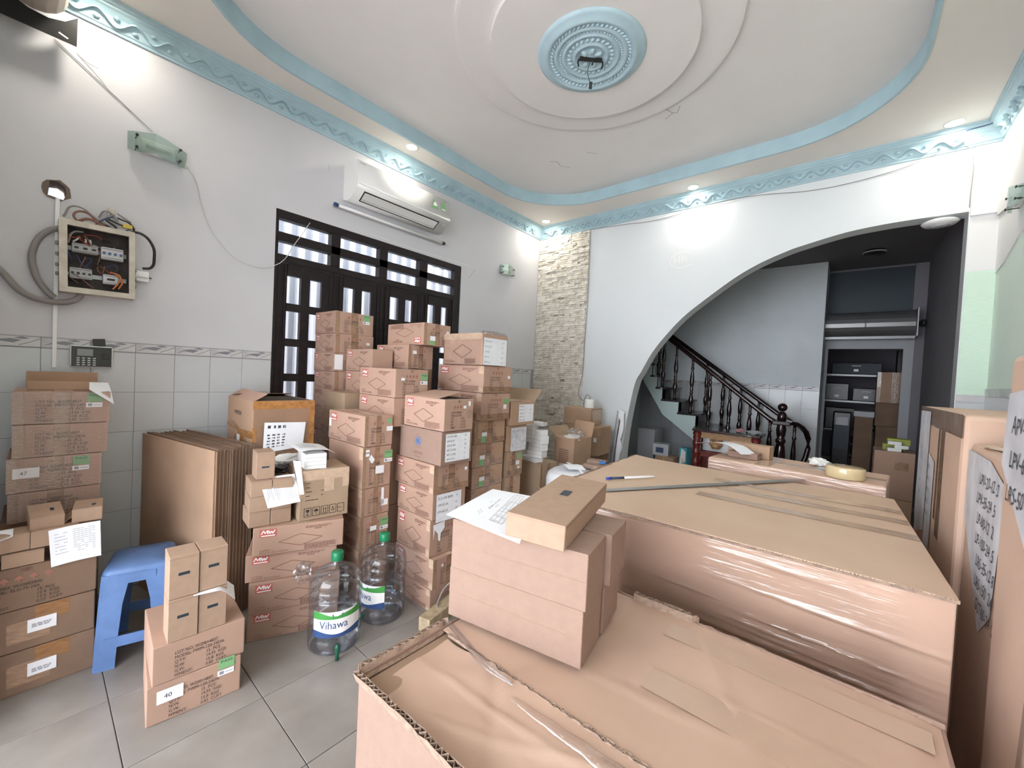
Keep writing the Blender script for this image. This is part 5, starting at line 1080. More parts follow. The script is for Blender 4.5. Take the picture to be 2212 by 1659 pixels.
def lid_back(u, v):
    z = 0.006*v-0.004*math.sin(PI*v)*math.sin(PI*u)+0.0015*math.sin(8*u+3*v)-0.02*max(0,u-0.95)*8
    z += -0.004*ridge(u-0.25*v,0.22,0.02)*(1-v) + 0.004*ridge(v-0.2*(u-0.5),0.30,0.018)*ridge(u,0.52,0.16) + 0.003*ridge(u+0.3*v,0.80,0.02) + 0.0025*ridge(v,0.52,0.02)*ridge(u,0.75,0.2)
    return z
wavy('lid_flap', -hx+0.040, hx-0.004, -hy+0.020, SY-0.003, 0.699, lid_front, 'card_lid', m1, 80, 26)
wavy('lid_flap', -hx+0.012, hx-0.006, SY+0.003, hy-0.010, 0.702, lid_back, 'card_lid', m1, 80, 40)
wavy('lid_flap', -hx+0.014, -hx+0.10, -hy+0.012, hy-0.05, 0.684, lambda u,v: -0.01*u, 'card_inside', m1, 4, 10)
boxes('inside', [(-hx+0.01,hx-0.01,-hy+0.01,hy-0.01,0.64,0.65)], 'card_shadow', m1)  # dark plate under the flaps, inner shade painted into its colour
ruffle('torn_rim', (-hx+0.004,-hy+0.004,0.692), (-hx+0.004,-0.135,0.696), 0.028, 0.006, 0.022, 'card_edge', m1, zj=0.006, seed=3, lean=0.010)
ruffle('torn_rim', (-hx-0.004,-hy+0.002,0.694), (hx-0.3,-hy+0.002,0.690), 0.026, 0.006, 0.018, 'card_edge', m1, zj=0.005, seed=5, lean=-0.010)
ruffle('torn_rim', (-0.20,hy-0.010,0.703), (0.02,hy-0.008,0.702), 0.030, 0.008, 0.022, 'card_edge', m1, zj=0.002, seed=7)
ruffle('torn_rim', (0.02,hy-0.004,0.706), (hx,hy-0.004,0.700), 0.007, 0.003, 0.012, 'card_edge', m1, seed=8)
ruffle('flap_edge', (-hx+0.04,SY,0.6985), (hx-0.004,SY,0.700), 0.006, 0.0022, 0.008, 'card_edge', m1, seed=9)
# clear film tube puckered along the lid joint, tape bands on the lid
bm = bmesh.new(); n = 44; pr = None
for i in range(n+1):
    t = i/n; x = -0.24+0.80*t; w = 0.006+0.012*min(1,t*3); hgt = 0.003+0.009*min(1,t*4)
    q = [bm.verts.new((x, SY-0.052+w*math.cos(a)*1.2, 0.700+hgt*math.sin(a)+0.0015*math.sin(i*1.3))) for a in [PI*k/8 for k in range(9)]]
    if pr:
        for k in range(8): bm.faces.new((pr[k],q[k],q[k+1],pr[k+1]))
    pr = q
link('film_pucker', mesh_from(bm,'film_pucker',smooth=True), 'clear_bag', m1)
tube('film_fold', [(-0.57,SY+0.035,0.707),(-0.48,SY+0.012,0.708),(-0.36,SY-0.018,0.707),(-0.27,SY-0.022,0.706)], 0.004, 'clear_bag', m1); tube('film_fold', [(-0.56,SY+0.022,0.706),(-0.47,SY-0.002,0.707),(-0.36,SY-0.030,0.706),(-0.26,SY-0.025,0.706)], 0.003, 'clear_bag', m1)
def band(x0,x1,y0,y1,z,mt='tape_pale'): return boxes('tape', [(x0,x1,y0,y1,z,z+0.0008)], mt, m1)
def lid_band(name, x0, x1, y0, y1): return wavy(name, x0, x1, y0, y1, 0.7035, lambda u,v: 0.006*((y0+(y1-y0)*v-SY)/(hy-SY))-0.004*math.sin(PI*((y0+(y1-y0)*v-SY)/(hy-SY)))*math.sin(PI*((x0+(x1-x0)*u+hx)/(2*hx)))+0.0018, 'tape_lid', m1, 20, 4, 0.0006)
lid_band('tape', -0.05, hx-0.03, 0.30, 0.375); lid_band('tape', -0.02, hx-0.03, 0.045, 0.135)
strip2 = boxes('tape', [(-hx+0.02,-hx+0.3,-hy-0.0012,-hy-0.0004,0.2,0.27)], 'tape_pale', m1)
# ---- the big film-wrapped carton behind it
M2B = (-1.25, 0.25, 1.745, 3.14)
m2 = empty('pallet_carton', (-0.50, 2.44, 0)); m2.rotation_euler = (0,0,math.radians(2.6)); tag(m2, 'large carton wrapped in stretch film with pen and steel rule on its lid', 'box')
ax, ay = 0.745, 0.685
boxes('body', [(-ax,ax,-ay,ay,0,0.892)], 'card_tall', m2, bevel=0.004)
wavy('lid', -ax-0.006, ax+0.004, -ay-0.006, ay+0.004, 0.897, lambda u,v: 0.003*math.sin(5*u+2*v)+0.010*(max(0,0.12-u)/0.12)**2*v-0.003*(max(0,u-0.95)/0.05)**2, 'card_big', m2, 30, 24)
ruffle('lid_edge', (-ax-0.006,-ay-0.006,0.889), (ax+0.004,-ay-0.006,0.886), 0.006, 0.002, 0.010, 'card_edge', m2, seed=13)
ruffle('lid_edge', (-ax-0.006,-ay-0.006,0.890), (-ax-0.006,ay,0.894), 0.016, 0.005, 0.020, 'card_edge', m2, seed=14, zj=0.002)
for y0, y1 in ((-0.11,-0.035),(0.13,0.205),(0.33,0.40)): wavy('tape', -0.12, ax-0.0, y0, y1, 0.8985, lambda u,v: 0.003*math.sin(5*((u*(ax+0.12)-0.12+ax)/(2*ax))+2*((y0+(y1-y0)*v+ay)/(2*ay)))-0.002*(max(0,u-0.91)/0.09)**2+0.0014, 'tape_pale', m2, 24, 3, 0.0006)
def film_sheet(name, x0, x1, z0, z1, y, parent, seed=0, nx=90, nz=26, amp=0.004, slope=0.18):
    r = random.Random(seed); st = [(r.uniform(0,1), r.uniform(0.006,0.02), r.uniform(0.4,1.0), r.uniform(0,0.6), r.uniform(0.3,0.8)) for _ in range(16)]
    bm = bmesh.new(); g = []
    for i in range(nx+1):
        col = []
        for j in range(nz+1):
            u, v = i/nx, j/nz; o = 0.0
            for v0, w, a, u0, ul in st:
                e = max(0.0, 1-abs((u-u0-ul/2)/(ul/2))); dv = v-(v0-slope*(u-0.5)); o += a*math.exp(-(dv/w)**2)*e
            col.append(bm.verts.new((x0+(x1-x0)*u, y-0.0025-amp*o, z0+(z1-z0)*v)))
        g.append(col)
    for i in range(nx):
        for j in range(nz): bm.faces.new((g[i][j],g[i+1][j],g[i+1][j+1],g[i][j+1]))
    return link(name, mesh_from(bm, name, smooth=True), 'stretch_film', parent)
film_sheet('stretch_film', -ax+0.02, ax, 0.42, 0.888, -ay, m2, seed=4, nx=110, nz=80, amp=0.007)
# things on its lid
o = box('steel_rule', (-0.02,0.02,-0.74,0.74,0,0.0022), 'steel_dull', rot=(0,0,math.radians(-30.8))); o.location = (-0.596, 2.599, 0.9065); tag(o, 'long steel rule lying across the big film-wrapped carton', 'ruler')
p = Print(1.0)
for k in range(74): p.rect(-0.02, -0.735+0.02*k, -0.02+(0.012 if k%5==0 else 0.006), -0.734+0.02*k)
link('graduations', p.mesh('graduations'), 'ink', o, (0,0,0.0027))
pen = empty('ballpoint_pen', (-1.075, 2.18, 0.914)); pen.rotation_euler = (0, 0, math.radians(-31.5)); tag(pen, 'clear ballpoint pen with blue cap beside the steel rule', 'pen')
link('barrel', lathe_me('barrel', [(0.001,0.345),(0.004,0.33),(0.0065,0.30),(0.0065,0.10)], 12), 'label_white', pen, (0,0,0), (-PI/2,0,0)); link('grip', lathe_me('grip', [(0.0072,0.03),(0.0072,0.12)], 12), 'wire_blue', pen, (0,0,0), (-PI/2,0,0)); link('cap', lathe_me('cap', [(0,0.0),(0.008,0.002),(0.008,0.034)], 12), 'pen_blue', pen, (0,0,0), (-PI/2,0,0))
# ---- mailers stacked on the battered carton
SA = 10.6; sa_ = math.radians(SA); ux = Vector((math.cos(sa_), math.sin(sa_))); uy = Vector((-math.sin(sa_), math.cos(sa_))); C0 = Vector((-0.953, 0.871))
def smail(u0, u1, v0, v1, z0, z1, lb, dr=0.0, mt='card_mailer_pink'):
    q = C0 + ux*((u0+u1)/2) + uy*((v0+v1)/2); c, d = mailer((q.x-(u1-u0)/2,q.x+(u1-u0)/2,q.y-(v1-v0)/2,q.y+(v1-v0)/2,z0,z1), lb, SA+dr, mt=mt, group='long mailer boxes on the battered carton')
    p = Print(); p.rect(0.0,0.495,1.0,0.508); decal('flap_line', p.mesh('flap_line'), 'card_inside', c, d, '-Y', 0.0006)
    return c, d
Z0 = 0.718
smail(0.0,0.447,0.0,0.165,Z0,Z0+0.158,'long pink-brown mailer box, lower front one under the delivery note'); smail(0.012,0.452,0.185,0.345,Z0,Z0+0.152,'long pink-brown mailer box, lower rear one under the delivery note', -1.0)
smail(0.006,0.452,-0.004,0.158,Z0+0.1585,Z0+0.314,'long pink-brown mailer box, upper front one under the delivery note', 0.6); smail(-0.005,0.470,0.170,0.335,Z0+0.1585,Z0+0.314,'long pink-brown mailer box, upper rear one under the delivery note', -0.8)
zt = Z0+0.3145
q = C0
c, d = mailer((-0.705-0.088,-0.705+0.088,1.125-0.235,1.125+0.235,zt+0.012,zt+0.083), 'slotted mailer box lying across the delivery note on the mailer stack', 14.0, mt='card_mailer', slot=('+Z',0.42,0.50,0.58,0.62), rx=0.0, ry=0.0)
c.rotation_euler = (math.radians(1.5), math.radians(2.0), math.radians(14.0)); c.location.z = zt+0.008
p = Print(); p.rect(0.40,0.49,0.42,0.63); decal('slot_edge', p.mesh('slot_edge'), 'card_edge', c, d, '+Z', 0.0012)
p = Print(); p.rect(0.0,0.84,1.0,0.90); decal('board_edge', p.mesh('board_edge'), 'card_edge', c, d, '+X', 0.0010)
P0, P1, P2, P3 = (-0.975,0.862,zt+0.004), (-0.67,0.862,zt+0.002), (-0.875,1.240,zt+0.0022), (-1.07,1.185,zt+0.0022)
note = sheet('delivery_note', [P0,P1,P2,P3], 'paper', None, 10, curl=lambda u,v: (0,0,0.004-0.010*max(0,0.25-u)*2*max(0,0.5-v))); tag(note, 'white printed delivery note on top of the long mailer boxes', 'paper')
pn = Print(1.0)
def nline(u0,u1,v,h=0.006): pn.rect(u0,v,u1,v+h)
for v in (0.30,0.36,0.42,0.48): pn.line([(0.18,v),(0.93,v)],0.004)
for u in (0.18,0.30,0.42,0.50,0.70,0.93): pn.line([(u,0.30),(u,0.48)],0.004)
for (u,v,t_,h) in ((0.20,0.44,'SL',0.02),(0.20,0.38,'0','0'and 0.02),(0.31,0.44,'CAI',0.018),(0.33,0.38,'60',0.018),(0.55,0.44,'HANG HOA',0.018),(0.40,0.62,'BIEN BAN GIAO HANG',0.024),(0.48,0.56,'Ngay giao',0.016),(0.22,0.66,'Don vi giao',0.016),(0.25,0.70,'Don vi nhan',0.016),(0.55,0.70,'Dia chi',0.016),(0.60,0.20,'Nguoi nhan',0.018),(0.25,0.20,'Ky',0.02)): pn.text(t_, u, v, h, wide=0.9)
me = pn.mesh('note_print'); PP = [Vector(x) for x in (P0,P1,P2,P3)]
for v in me.vertices:
    a, b2 = v.co.x, v.co.y; a2, b3 = 1-b2, a   # print runs along the sheet
    qq = (PP[0]*(1-a2)+PP[1]*a2)*(1-b3)+(PP[3]*(1-a2)+PP[2]*a2)*b3; v.co = qq+Vector((0,0,0.0062))
link('note_print', me, 'ink', note)
# ---- third big carton further back with tape roll
m3 = empty('pallet_carton', (-0.29, 3.53, 0)); m3.rotation_euler = (0,0,math.radians(-5)); tag(m3, 'long carton in stretch film carrying the roll of clear tape', 'box')
boxes('body', [(-0.50,0.50,-0.25,0.25,0,0.945)], 'card_tall', m3, bevel=0.012); film_sheet('stretch_film', -0.50, 0.50, 0.5, 0.94, -0.25, m3, seed=9, nx=60, nz=50, amp=0.005)
boxes('tape', [(-0.49,0.49,-0.05,0.03,0.9452,0.946)], 'tape_pale', m3); boxes('tape', [(-0.2,-0.1,-0.24,0.24,0.9461,0.947)], 'tape_pale', m3)
tr = link('tape_roll', lathe_me('tape_roll', [(0.038,0),(0.098,0),(0.100,0.003),(0.100,0.064),(0.098,0.067),(0.038,0.067)], 40, caps=False), 'tape_clear', None, (-0.005,3.345,0.948)); tag(tr, 'thick roll of clear yellowish packing tape', 'tape')
link('core', lathe_me('core', [(0.038,0.0),(0.038,0.067),(0.034,0.067),(0.034,0.0)], 32, caps=False), 'card_brown', tr)
o = crumple('tissue_wad', -0.15, 3.62, 0.985, 0.055, 0.05, 0.024, 'tissue', None, seed=6, amp=0.6); tag(o, 'crumpled white tissue on the long film-wrapped carton', 'tissue')
doc('white_sheet', [(-0.17,3.55,0.949),(0.0,3.52,0.949),(0.02,3.60,0.949),(-0.15,3.63,0.949)], 'flat white slip under the crumpled tissue', [], n=3)
c, d = mailer((-0.73,-0.44,3.60,3.70,0.948,1.045), 'open brown box end standing on the long film-wrapped carton', -8, mt='card_brown')
c2, d2 = mailer((-0.70,-0.50,3.47,3.58,0.948,0.995), 'low pink box in front of the open brown box end', -6, mt='card_mailer_pink')
doc('curled_sheet', [(-0.94,3.45,1.012),(-0.60,3.38,1.016),(-0.52,3.50,1.012),(-0.86,3.58,1.012)], 'curled blank white sheet lying over the low pink box', [], n=10, curl=lambda u,v: (0,0,0.03*math.sin(PI*u)-0.03*max(0,u-0.75)*4+0.005))
# ---- tall cartons along the right wall
def tall(b, label, rot, **k): return carton(b, label, k.pop('mt','card_tall'), rot=rot, top=False, bevel=0.02, **k)
RXX = 0.362
c, d = tall((RXX,0.765,0.55,1.895,0.0,1.63), 'tallest plain carton along the right wall, white list at its far end', 0.0)
def side_sheet(c, d, pts, lines, mt='paper_dirty', ink='ink', hs=0.04):
    p = Print(); p.poly(pts); decal('list_sheet', p.mesh('list_sheet'), mt, c, d, '-X', 0.004)
    p = Print(d[1]/d[2])
    for (t_, u, v, h) in lines: p.text(t_, u, v, h, shear=0.2, wide=0.8, jit=0.05)
    if lines: decal('handwriting', p.mesh('handwriting'), ink, c, d, '-X', 0.006)
side_sheet(c, d, [(0.0,0.80),(0.30,0.62),(0.45,0.40),(0.40,0.85),(0.30,0.95),(0.02,0.93)], [('APV-35',0.06,0.86,0.030),('LPV-60',0.06,0.80,0.030),('LRS-50',0.05,0.74,0.030)])
bm = bmesh.new(); add_box(bm, -0.012, 0.0, -0.02, 0.02, 0.0, 1.3); link('crease', mesh_from(bm,'crease',bevel=0.006), 'card_mailer_pink', c, (-d[0]/2+0.004, 0.40, 0.0), (0.13,0,0))
c, d = tall((RXX+0.02,0.765,1.92,2.47,0.0,1.315), 'shorter carton along the right wall with a large torn handwritten sheet', 0.0)
side_sheet(c, d, [(0.02,0.98),(0.60,0.92),(1.0,0.98),(0.98,0.80),(0.72,0.56),(0.60,0.55),(-0.42,0.70)] and [(0.02,0.98),(0.62,0.975),(0.99,0.93),(0.86,0.60),(0.62,0.52),(0.02,0.78)],
           [('LPV-20-12 :2',0.40,0.90,0.032),('LPV-35-24 .5',0.36,0.845,0.032),('LP-60-12  2',0.40,0.79,0.032),('LP-100-24 .5',0.40,0.735,0.032),('LRS-35-12 8',0.46,0.68,0.032),('LRS-150  24',0.46,0.625,0.032),('GST60-24 :2',0.52,0.57,0.032)])
crumple('crumpled_tape', -0.05, 0.0, d[2]+0.005, 0.12, 0.24, 0.014, 'tape_pale', c, seed=15, amp=0.5)
c, d = tall((RXX,0.765,2.50,3.80,0.0,1.425), 'tall taped carton along the right wall, two long lists at its hall end', 0.0)
side_sheet(c, d, [(0.02,0.98),(0.34,0.985),(0.34,0.50),(0.10,0.44),(0.02,0.50)], [('-%d' % q, 0.12, 0.92-0.05*k, 0.02) for k, q in enumerate((20,15,32,120,50,190,200,35))], ink='ink_pale')
side_sheet(c, d, [(0.36,0.82),(0.52,0.80),(0.52,0.44),(0.36,0.46)], [('APC-%d' % q, 0.37, 0.76-0.045*k, 0.018) for k, q in enumerate((8,12,16,25,35))], ink='ink')
strip('tape', c, d, '-X', 0.62, 0.55, 0.70, 1.0, 'tape_brown', 0.0012); strip('tape', c, d, '-X', 0.56, 0.60, 0.60, 1.0, 'tape_brown', 0.0012)
strip('tape', c, d, '-X', 0.0, 0.93, 1.0, 1.0, 'tape_brown', 0.0014)
o = box('carton', (0.66,0.768,1.93,2.46,1.335,1.46), 'card_mailer_pink', bevel=0.004); tag(o, 'pink carton edge standing on the shorter right-hand carton', 'box')
o = crumple('plastic_wrap', 0.300, 1.98, 0.012, 0.028, 0.16, 0.012, 'clear_bag', None, seed=18, amp=0.4); tag(o, 'torn clear wrap on the floor in the gap by the right-hand cartons', 'wrap')
# cartons at the end of the row, beyond the arch
c, d = carton((0.205,0.50,5.45,5.80,0.0,0.46), 'plain carton on the hall floor under the taped hall carton', 'card_brown', rot=0, top=False)
c, d = carton((0.205,0.50,5.45,5.80,0.461,0.925), 'pink-brown carton with grey tape patch standing in the hall', 'card_pink2', rot=0); lab(c, d, '-Y', 0.52, 0.62, 0.10, 0.08, 'tape_brown', 'tape')
for k, (x0, z0, mt_, lb) in enumerate(((0.27,0.926,'lime_box','lower lime green box on the hall carton'),(0.30,0.984,'lime_box','upper lime green box on the hall carton'))):
    o = box('small_box', (x0,x0+0.17,5.58,5.72,z0,z0+0.057), mt_, bevel=0.002); tag(o, lb, 'box'); p = Print(2.0); p.rect(0.15,0.3,0.6,0.6); decal('print', p.mesh('print'), 'print_black', o, (0.17,0.14,0.057), '-Y')
for k in range(3):
    o = box('small_box', (0.30+0.05*(k%2),0.40+0.05*(k%2),5.46+0.01*k,5.565,0.926+0.032*k,0.957+0.032*k), 'white_plastic', bevel=0.002); tag(o, ('lowest','middle','uppermost')[k]+' small white box in front of the lime green boxes', 'box'); p = Print(); p.rect(0,0.4,1,0.44); decal('lid_line', p.mesh('lid_line'), 'ink_pale', o, (0.1,0.105-0.01*k,0.031), '-Y', 0.0006)
# ================================================================== BACK OF THE ROOM: odds and ends by the arch
c, d = carton((-2.37,-2.10,2.97,3.22,0.0,0.345), 'plain brown carton on the floor under the white boxes', 'card_olive', rot=-3, tapes='+Xv', group='brown cartons under the white boxes')
c, d = carton((-2.37,-2.10,2.97,3.22,0.346,0.695), 'open brown carton heaped with small white boxes', 'card_olive', rot=-3, tapes='+Xv', group='brown cartons under the white boxes', top=False)
WB = [(-2.36,-2.16,2.985,3.08,0.697,0.735,-12),(-2.30,-2.14,3.0,3.10,0.737,0.80,6),(-2.30,-2.13,3.01,3.10,0.801,0.87,-8),(-2.37,-2.25,3.0,3.10,0.871,0.945,5),(-2.235,-2.12,2.995,3.09,0.871,0.945,-14),(-2.34,-2.24,3.0,3.09,0.946,1.03,0),(-2.24,-2.13,3.0,3.085,0.946,0.998,-10),(-2.30,-2.16,3.02,3.11,1.031,1.062,8)]
for k, (x0,x1,y0,y1,z0,z1,r_) in enumerate(WB):
    o = box('white_box', (x0,x1,y0,y1,z0,z1), 'white_plastic', bevel=0.002, rot=(0,0,math.radians(r_))); tag(o, ['flat white box at the base of the heap','low white box second in the heap','white box third in the heap','white box at the door side, middle of the heap','white box at the hall side, middle of the heap','taller white box near the top of the heap','lower white box near the top of the heap','thin white box on top of the heap'][k]+' on the brown carton', 'box', 'heap of white boxes')
    p = Print(); p.rect(0,0.46,1,0.485); decal('lid_line', p.mesh('lid_line'), 'ink_pale', o, (x1-x0,y1-y0,z1-z0), '-Y', 0.0006)
q = empty('foam_roll', (-1.66, 2.93, 0)); tag(q, 'thick white roll of foam wrap with pink boxes on it', 'foam roll')
pr = [(0.27,0.0),(0.29,0.02),(0.295,0.3),(0.295,0.66),(0.285,0.70),(0.25,0.725),(0.10,0.735),(0.0,0.735)]
link('roll', lathe_me('roll', pr, 32), 'foam_white', q)
tube('loose_end', [(0.20,-0.22,0.70),(0.05,-0.10,0.745),(-0.10,0.02,0.75),(-0.22,0.12,0.742)], 0.008, 'foam_white', q)
tube('pink_string', [(0.16,-0.24,0.71),(0.20,-0.27,0.66),(0.16,-0.275,0.60),(0.10,-0.29,0.55),(0.16,-0.275,0.50),(0.21,-0.25,0.58)], 0.012, 'pink_rag', q)
for k, (x0,x1,y0,y1,z0,z1,r_,lb) in enumerate(((-1.70,-1.54,3.06,3.15,0.75,0.805,14,'small pink mailer box behind the curled sheet on the foam roll'),(-1.555,-1.40,2.89,2.99,0.75,0.81,22,'small pink mailer box at the arch side of the foam roll'),(-1.68,-1.59,2.965,3.025,0.75,0.785,10,'thin pink mailer box between the two others on the foam roll'))):
    mailer((x0,x1,y0,y1,z0,z1), lb, r_, mt='card_mailer_pink', group='pink boxes on the foam roll')
o = crumple('blue_rag', -1.50, 2.96, 0.823, 0.03, 0.02, 0.010, 'logo_blue', None, seed=8); tag(o, 'small blue scrap on the pink mailer box', 'scrap')
doc('curled_sheet', [(-1.86,2.86,0.758),(-1.70,2.78,0.758),(-1.60,2.88,0.758),(-1.76,2.96,0.758)], 'curled white sheet on the foam roll', [], n=8, curl=lambda u,v: (0,0,0.02*math.sin(PI*u)))
# cartons against the back wall
c, d = carton((-2.62,-2.27,4.10,4.40,0.945,1.145), 'brown carton with toilet roll on top, by the arch', 'card_brown', rot=4, top=True); list_sheet(c, d, '+X', 0.10, 0.25, 0.92, 0.92, [('','')], 'tape_pale')
c, d = carton((-2.60,-2.15,4.10,4.42,0.62,0.943), 'brown carton with yellow tape under the toilet roll carton', 'card_brown', rot=2); strip('tape', c, d, '-Y', 0.60, 0.80, 0.85, 1.0, 'wire_yellow', 0.001); lab(c, d, '-Y', 0.66, 0.82, 0.05, 0.045); lab(c, d, '-Y', 0.86, 0.48, 0.04, 0.05)
c, d = carton((-2.60,-2.17,4.10,4.42,0.31,0.618), 'brown carton third from top under the toilet roll', 'card_dark', rot=0); c, d = carton((-2.60,-2.17,4.10,4.42,0.0,0.308), 'brown carton on the floor under the toilet roll stack', 'card_dark', rot=0)
t_ = link('toilet_roll', lathe_me('toilet_roll', [(0.020,0.0),(0.055,0.0),(0.057,0.004),(0.057,0.096),(0.055,0.10),(0.020,0.10)], 28, caps=False), 'tissue', None, (-2.335,4.20,1.147)); tag(t_, 'white toilet roll standing on a brown carton', 'toilet roll')
link('core', lathe_me('core', [(0.020,0.0),(0.020,0.10),(0.018,0.10),(0.018,0.0)], 20, caps=False), 'card_brown', t_); link('core_shade', lathe_me('core_shade', [(0.018,0.06),(0.0,0.06)], 16), 'card_shadow', t_)  # dark disc paints the shade down the core
sheet('loose_tissue', [(-0.05,-0.055,0.002),(-0.02,-0.057,0.002),(-0.09,-0.075,0.002),(-0.10,-0.06,0.002)], 'tissue', t_, 3)
c, d = carton((-2.30,-2.06,3.47,3.78,0.0,0.45), 'brown carton on the floor under the open one with clear plastic', 'card_brown', rot=-4); c, d = carton((-2.30,-2.06,3.47,3.78,0.451,0.885), 'open brown carton with crumpled clear plastic sticking out', 'card_brown', rot=-4, top=False)
dp = Print(1.0); dashes(dp,0.25,0.70,0.5,0.03,7,4); decal('fine_print', dp.mesh('fine_print'), 'print_brown', c, d, '-Y')
panel('lid_flap', [(-0.12,0.155,d[2]),(0.12,0.155,d[2]),(0.12,0.20,d[2]+0.15),(-0.12,0.20,d[2]+0.15)], 0.003, 'card_brown', c); panel('lid_flap', [(-0.12,-0.155,d[2]),(-0.12,0.155,d[2]),(-0.21,0.155,d[2]+0.09),(-0.21,-0.155,d[2]+0.09)], 0.003, 'card_olive', c)
crumple('crumpled_plastic', 0.03, -0.02, d[2]+0.03, 0.08, 0.10, 0.055, 'clear_bag', c, seed=22, amp=0.6); crumple('crumpled_paper', 0.02, -0.05, d[2]-0.01, 0.09, 0.09, 0.03, 'tissue', c, seed=23, amp=0.5)
# aluminium profiles leaning at the arch edge
ap = empty('aluminium_profiles', (-2.20, 4.53, 0)); ap.rotation_euler = (math.radians(-3), math.radians(4.5), 0); tag(ap, 'bundle of aluminium profiles with peeling white film beside the arch', 'metal profiles')
for k, (x, y) in enumerate(((-0.05,0),(-0.028,-0.012),(-0.004,0),(0.02,-0.008))):
    link('profile', prism_me('profile', [(0,0),(0.02,0),(0.02,0.024),(0.016,0.024),(0.016,0.004),(0.004,0.004),(0.004,0.024),(0,0.024)], [], 1.12-0.008*k), 'aluminium', ap, (x,y,0))
me = prism_me('peeling_film', [(0.03,0.5),(0.08,0.46),(0.07,0.6),(0.09,0.7),(0.05,0.78),(0.07,0.9),(0.045,1.12),(-0.02,1.14),(-0.02,1.05),(0.02,1.0),(0.01,0.8),(0.02,0.6)], [], 0.001); link('peeling_film', me, 'foam_white', ap, (0,-0.02,0), RX)
# ================================================================== STAIRCASE
YS, YW = 6.10, 6.88; rise, run = 0.1765, 0.2455
stc = empty('staircase', (-1.2, 6.5, 0)); tag(stc, 'dark stone staircase with turned dark wood balustrades beyond the arch', 'staircase')
OX, OY = -1.2, 6.5
def sp(name, b, mt, bevel=0.0): return boxes(name, [(b[0]-OX,b[1]-OX,b[2]-OY,b[3]-OY,b[4],b[5])], mt, stc, bevel)
xr = [-0.445-run*k for k in range(8)]          # riser positions of the first straight steps
for k in range(7):
    z1 = rise*(k+1)
    sp('tread', (xr[k]-run-0.02, xr[k]+0.025, YS-0.02, YW, z1-0.028, z1), 'stone_black', 0.003); sp('riser', (xr[k]-0.01, xr[k], YS, YW, z1-rise, z1-0.028), 'stone_black')
xt = xr[6]-run
for k in range(4):                             # winders
    z1 = rise*(8+k); n0 = xt-0.085*k; f0 = xt-0.36*k
    pts = [(n0+0.025,YS-0.02),(f0+0.025,YW),(f0-0.38,YW),(n0-0.11,YS-0.02)]
    link('tread', prism_me('tread', [(x-OX,y-OY) for x,y in pts], [], 0.028), 'stone_black', stc, (0,0,z1-0.028))
    link('riser', prism_me('riser', [(n0-OX,YS-OY),(f0-OX,YW-OY),(f0-0.012-OX,YW-OY),(n0-0.012-OX,YS-OY)], [], rise-0.028), 'stone_black', stc, (0,0,z1-rise))
st_o = [(-0.445,0.0)]
for k in range(7): st_o += [(xr[k], rise*k), (xr[k], rise*(k+1)-0.028)]
for k in range(4): n0 = xt-0.085*k; st_o += [(n0, rise*(7+k)), (n0, rise*(8+k)-0.028)]
st_o += [(-2.75, rise*11),(-2.75,2.2),(-2.46,1.474),(-2.155,1.005),(-1.649,0.653),(-0.72,0.0)]
link('stringer', prism_me('stringer', [(x-OX,z) for x,z in st_o], [], 0.10), 'stringer_green', stc, (0, YS+0.10-OY, 0), RX)
def baluster_me(h):
    pr = [(0.016,0),(0.016,0.05),(0.011,0.055),(0.018,0.07),(0.011,0.085),(0.013,0.12),(0.021,0.20),(0.023,0.26),(0.014,0.33),(0.012,0.36),(0.019,0.38),(0.012,0.40),(0.017,0.44),(0.012,0.47),(0.018,0.52),(0.021,0.60),(0.018,0.68),(0.010,0.80),(0.017,0.83),(0.010,0.86),(0.012,0.95),(0.012,1.0)]
    return lathe_me('baluster', [(r*1.5,z*h) for r,z in pr], 10)
def baluster(x, y, z0, z1): link('baluster', baluster_me(z1-z0), 'wood_dark', stc, (x-OX,y-OY,z0))
def rail_z(x, near): return (1.077+(-0.785-x)*0.792) if near else (1.125+(-0.79-x)*0.735)
for k, x in enumerate((-1.022,-1.272,-1.53,-1.778,-2.013,-2.20,-2.27)):
    step = max(0, min(10, int((-0.445-x)/run)+1)) if x > -2.16 else 8+int((-2.16-x)/0.085)
    baluster(x, YS+0.06, rise*step, rail_z(x, True)-0.02)
for x in (-1.025,-1.267,-1.512,-1.755): baluster(x, YW-0.04, rise*(int((-0.445-x)/run)+1), rail_z(x, False)-0.02)
def rail(name, pts, w=0.032, h=0.028):
    bm = bmesh.new(); prev = None
    for i, pt_ in enumerate(pts):
        a = Vector(pts[max(i-1,0)]); b2 = Vector(pts[min(i+1,len(pts)-1)]); d_ = (b2-a).normalized(); sd = d_.cross(Vector((0,0,1)))
        sd = sd.normalized() if sd.length > 1e-3 else Vector((0,1,0)); up = sd.cross(d_).normalized(); c_ = Vector(pt_)
        q = [bm.verts.new(c_+sd*w*u+up*h*v) for u, v in ((-1,-0.5),(-0.7,-1),(0.7,-1),(1,-0.5),(1,0.3),(0.6,0.9),(0,1.1),(-0.6,0.9),(-1,0.3))]
        if prev:
            for k in range(9): bm.faces.new((prev[k],prev[(k+1)%9],q[(k+1)%9],q[k]))
        prev = q
    return link(name, mesh_from(bm, name, smooth=True), 'wood_dark', stc)
def W(x,y,z): return (x-OX,y-OY,z)
rail('handrail', [W(-0.72,YS+0.06,1.045),W(-0.80,YS+0.06,1.09)]+[W(x,YS+0.06,rail_z(x,True)) for x in (-1.0,-1.3,-1.6,-1.9,-2.2)])
rail('handrail', [W(-0.62,YW-0.04,1.02),W(-0.79,YW-0.04,1.125)]+[W(x,YW-0.04,rail_z(x,False)) for x in (-1.0,-1.3,-1.6,-1.9,-2.2,-2.5)])
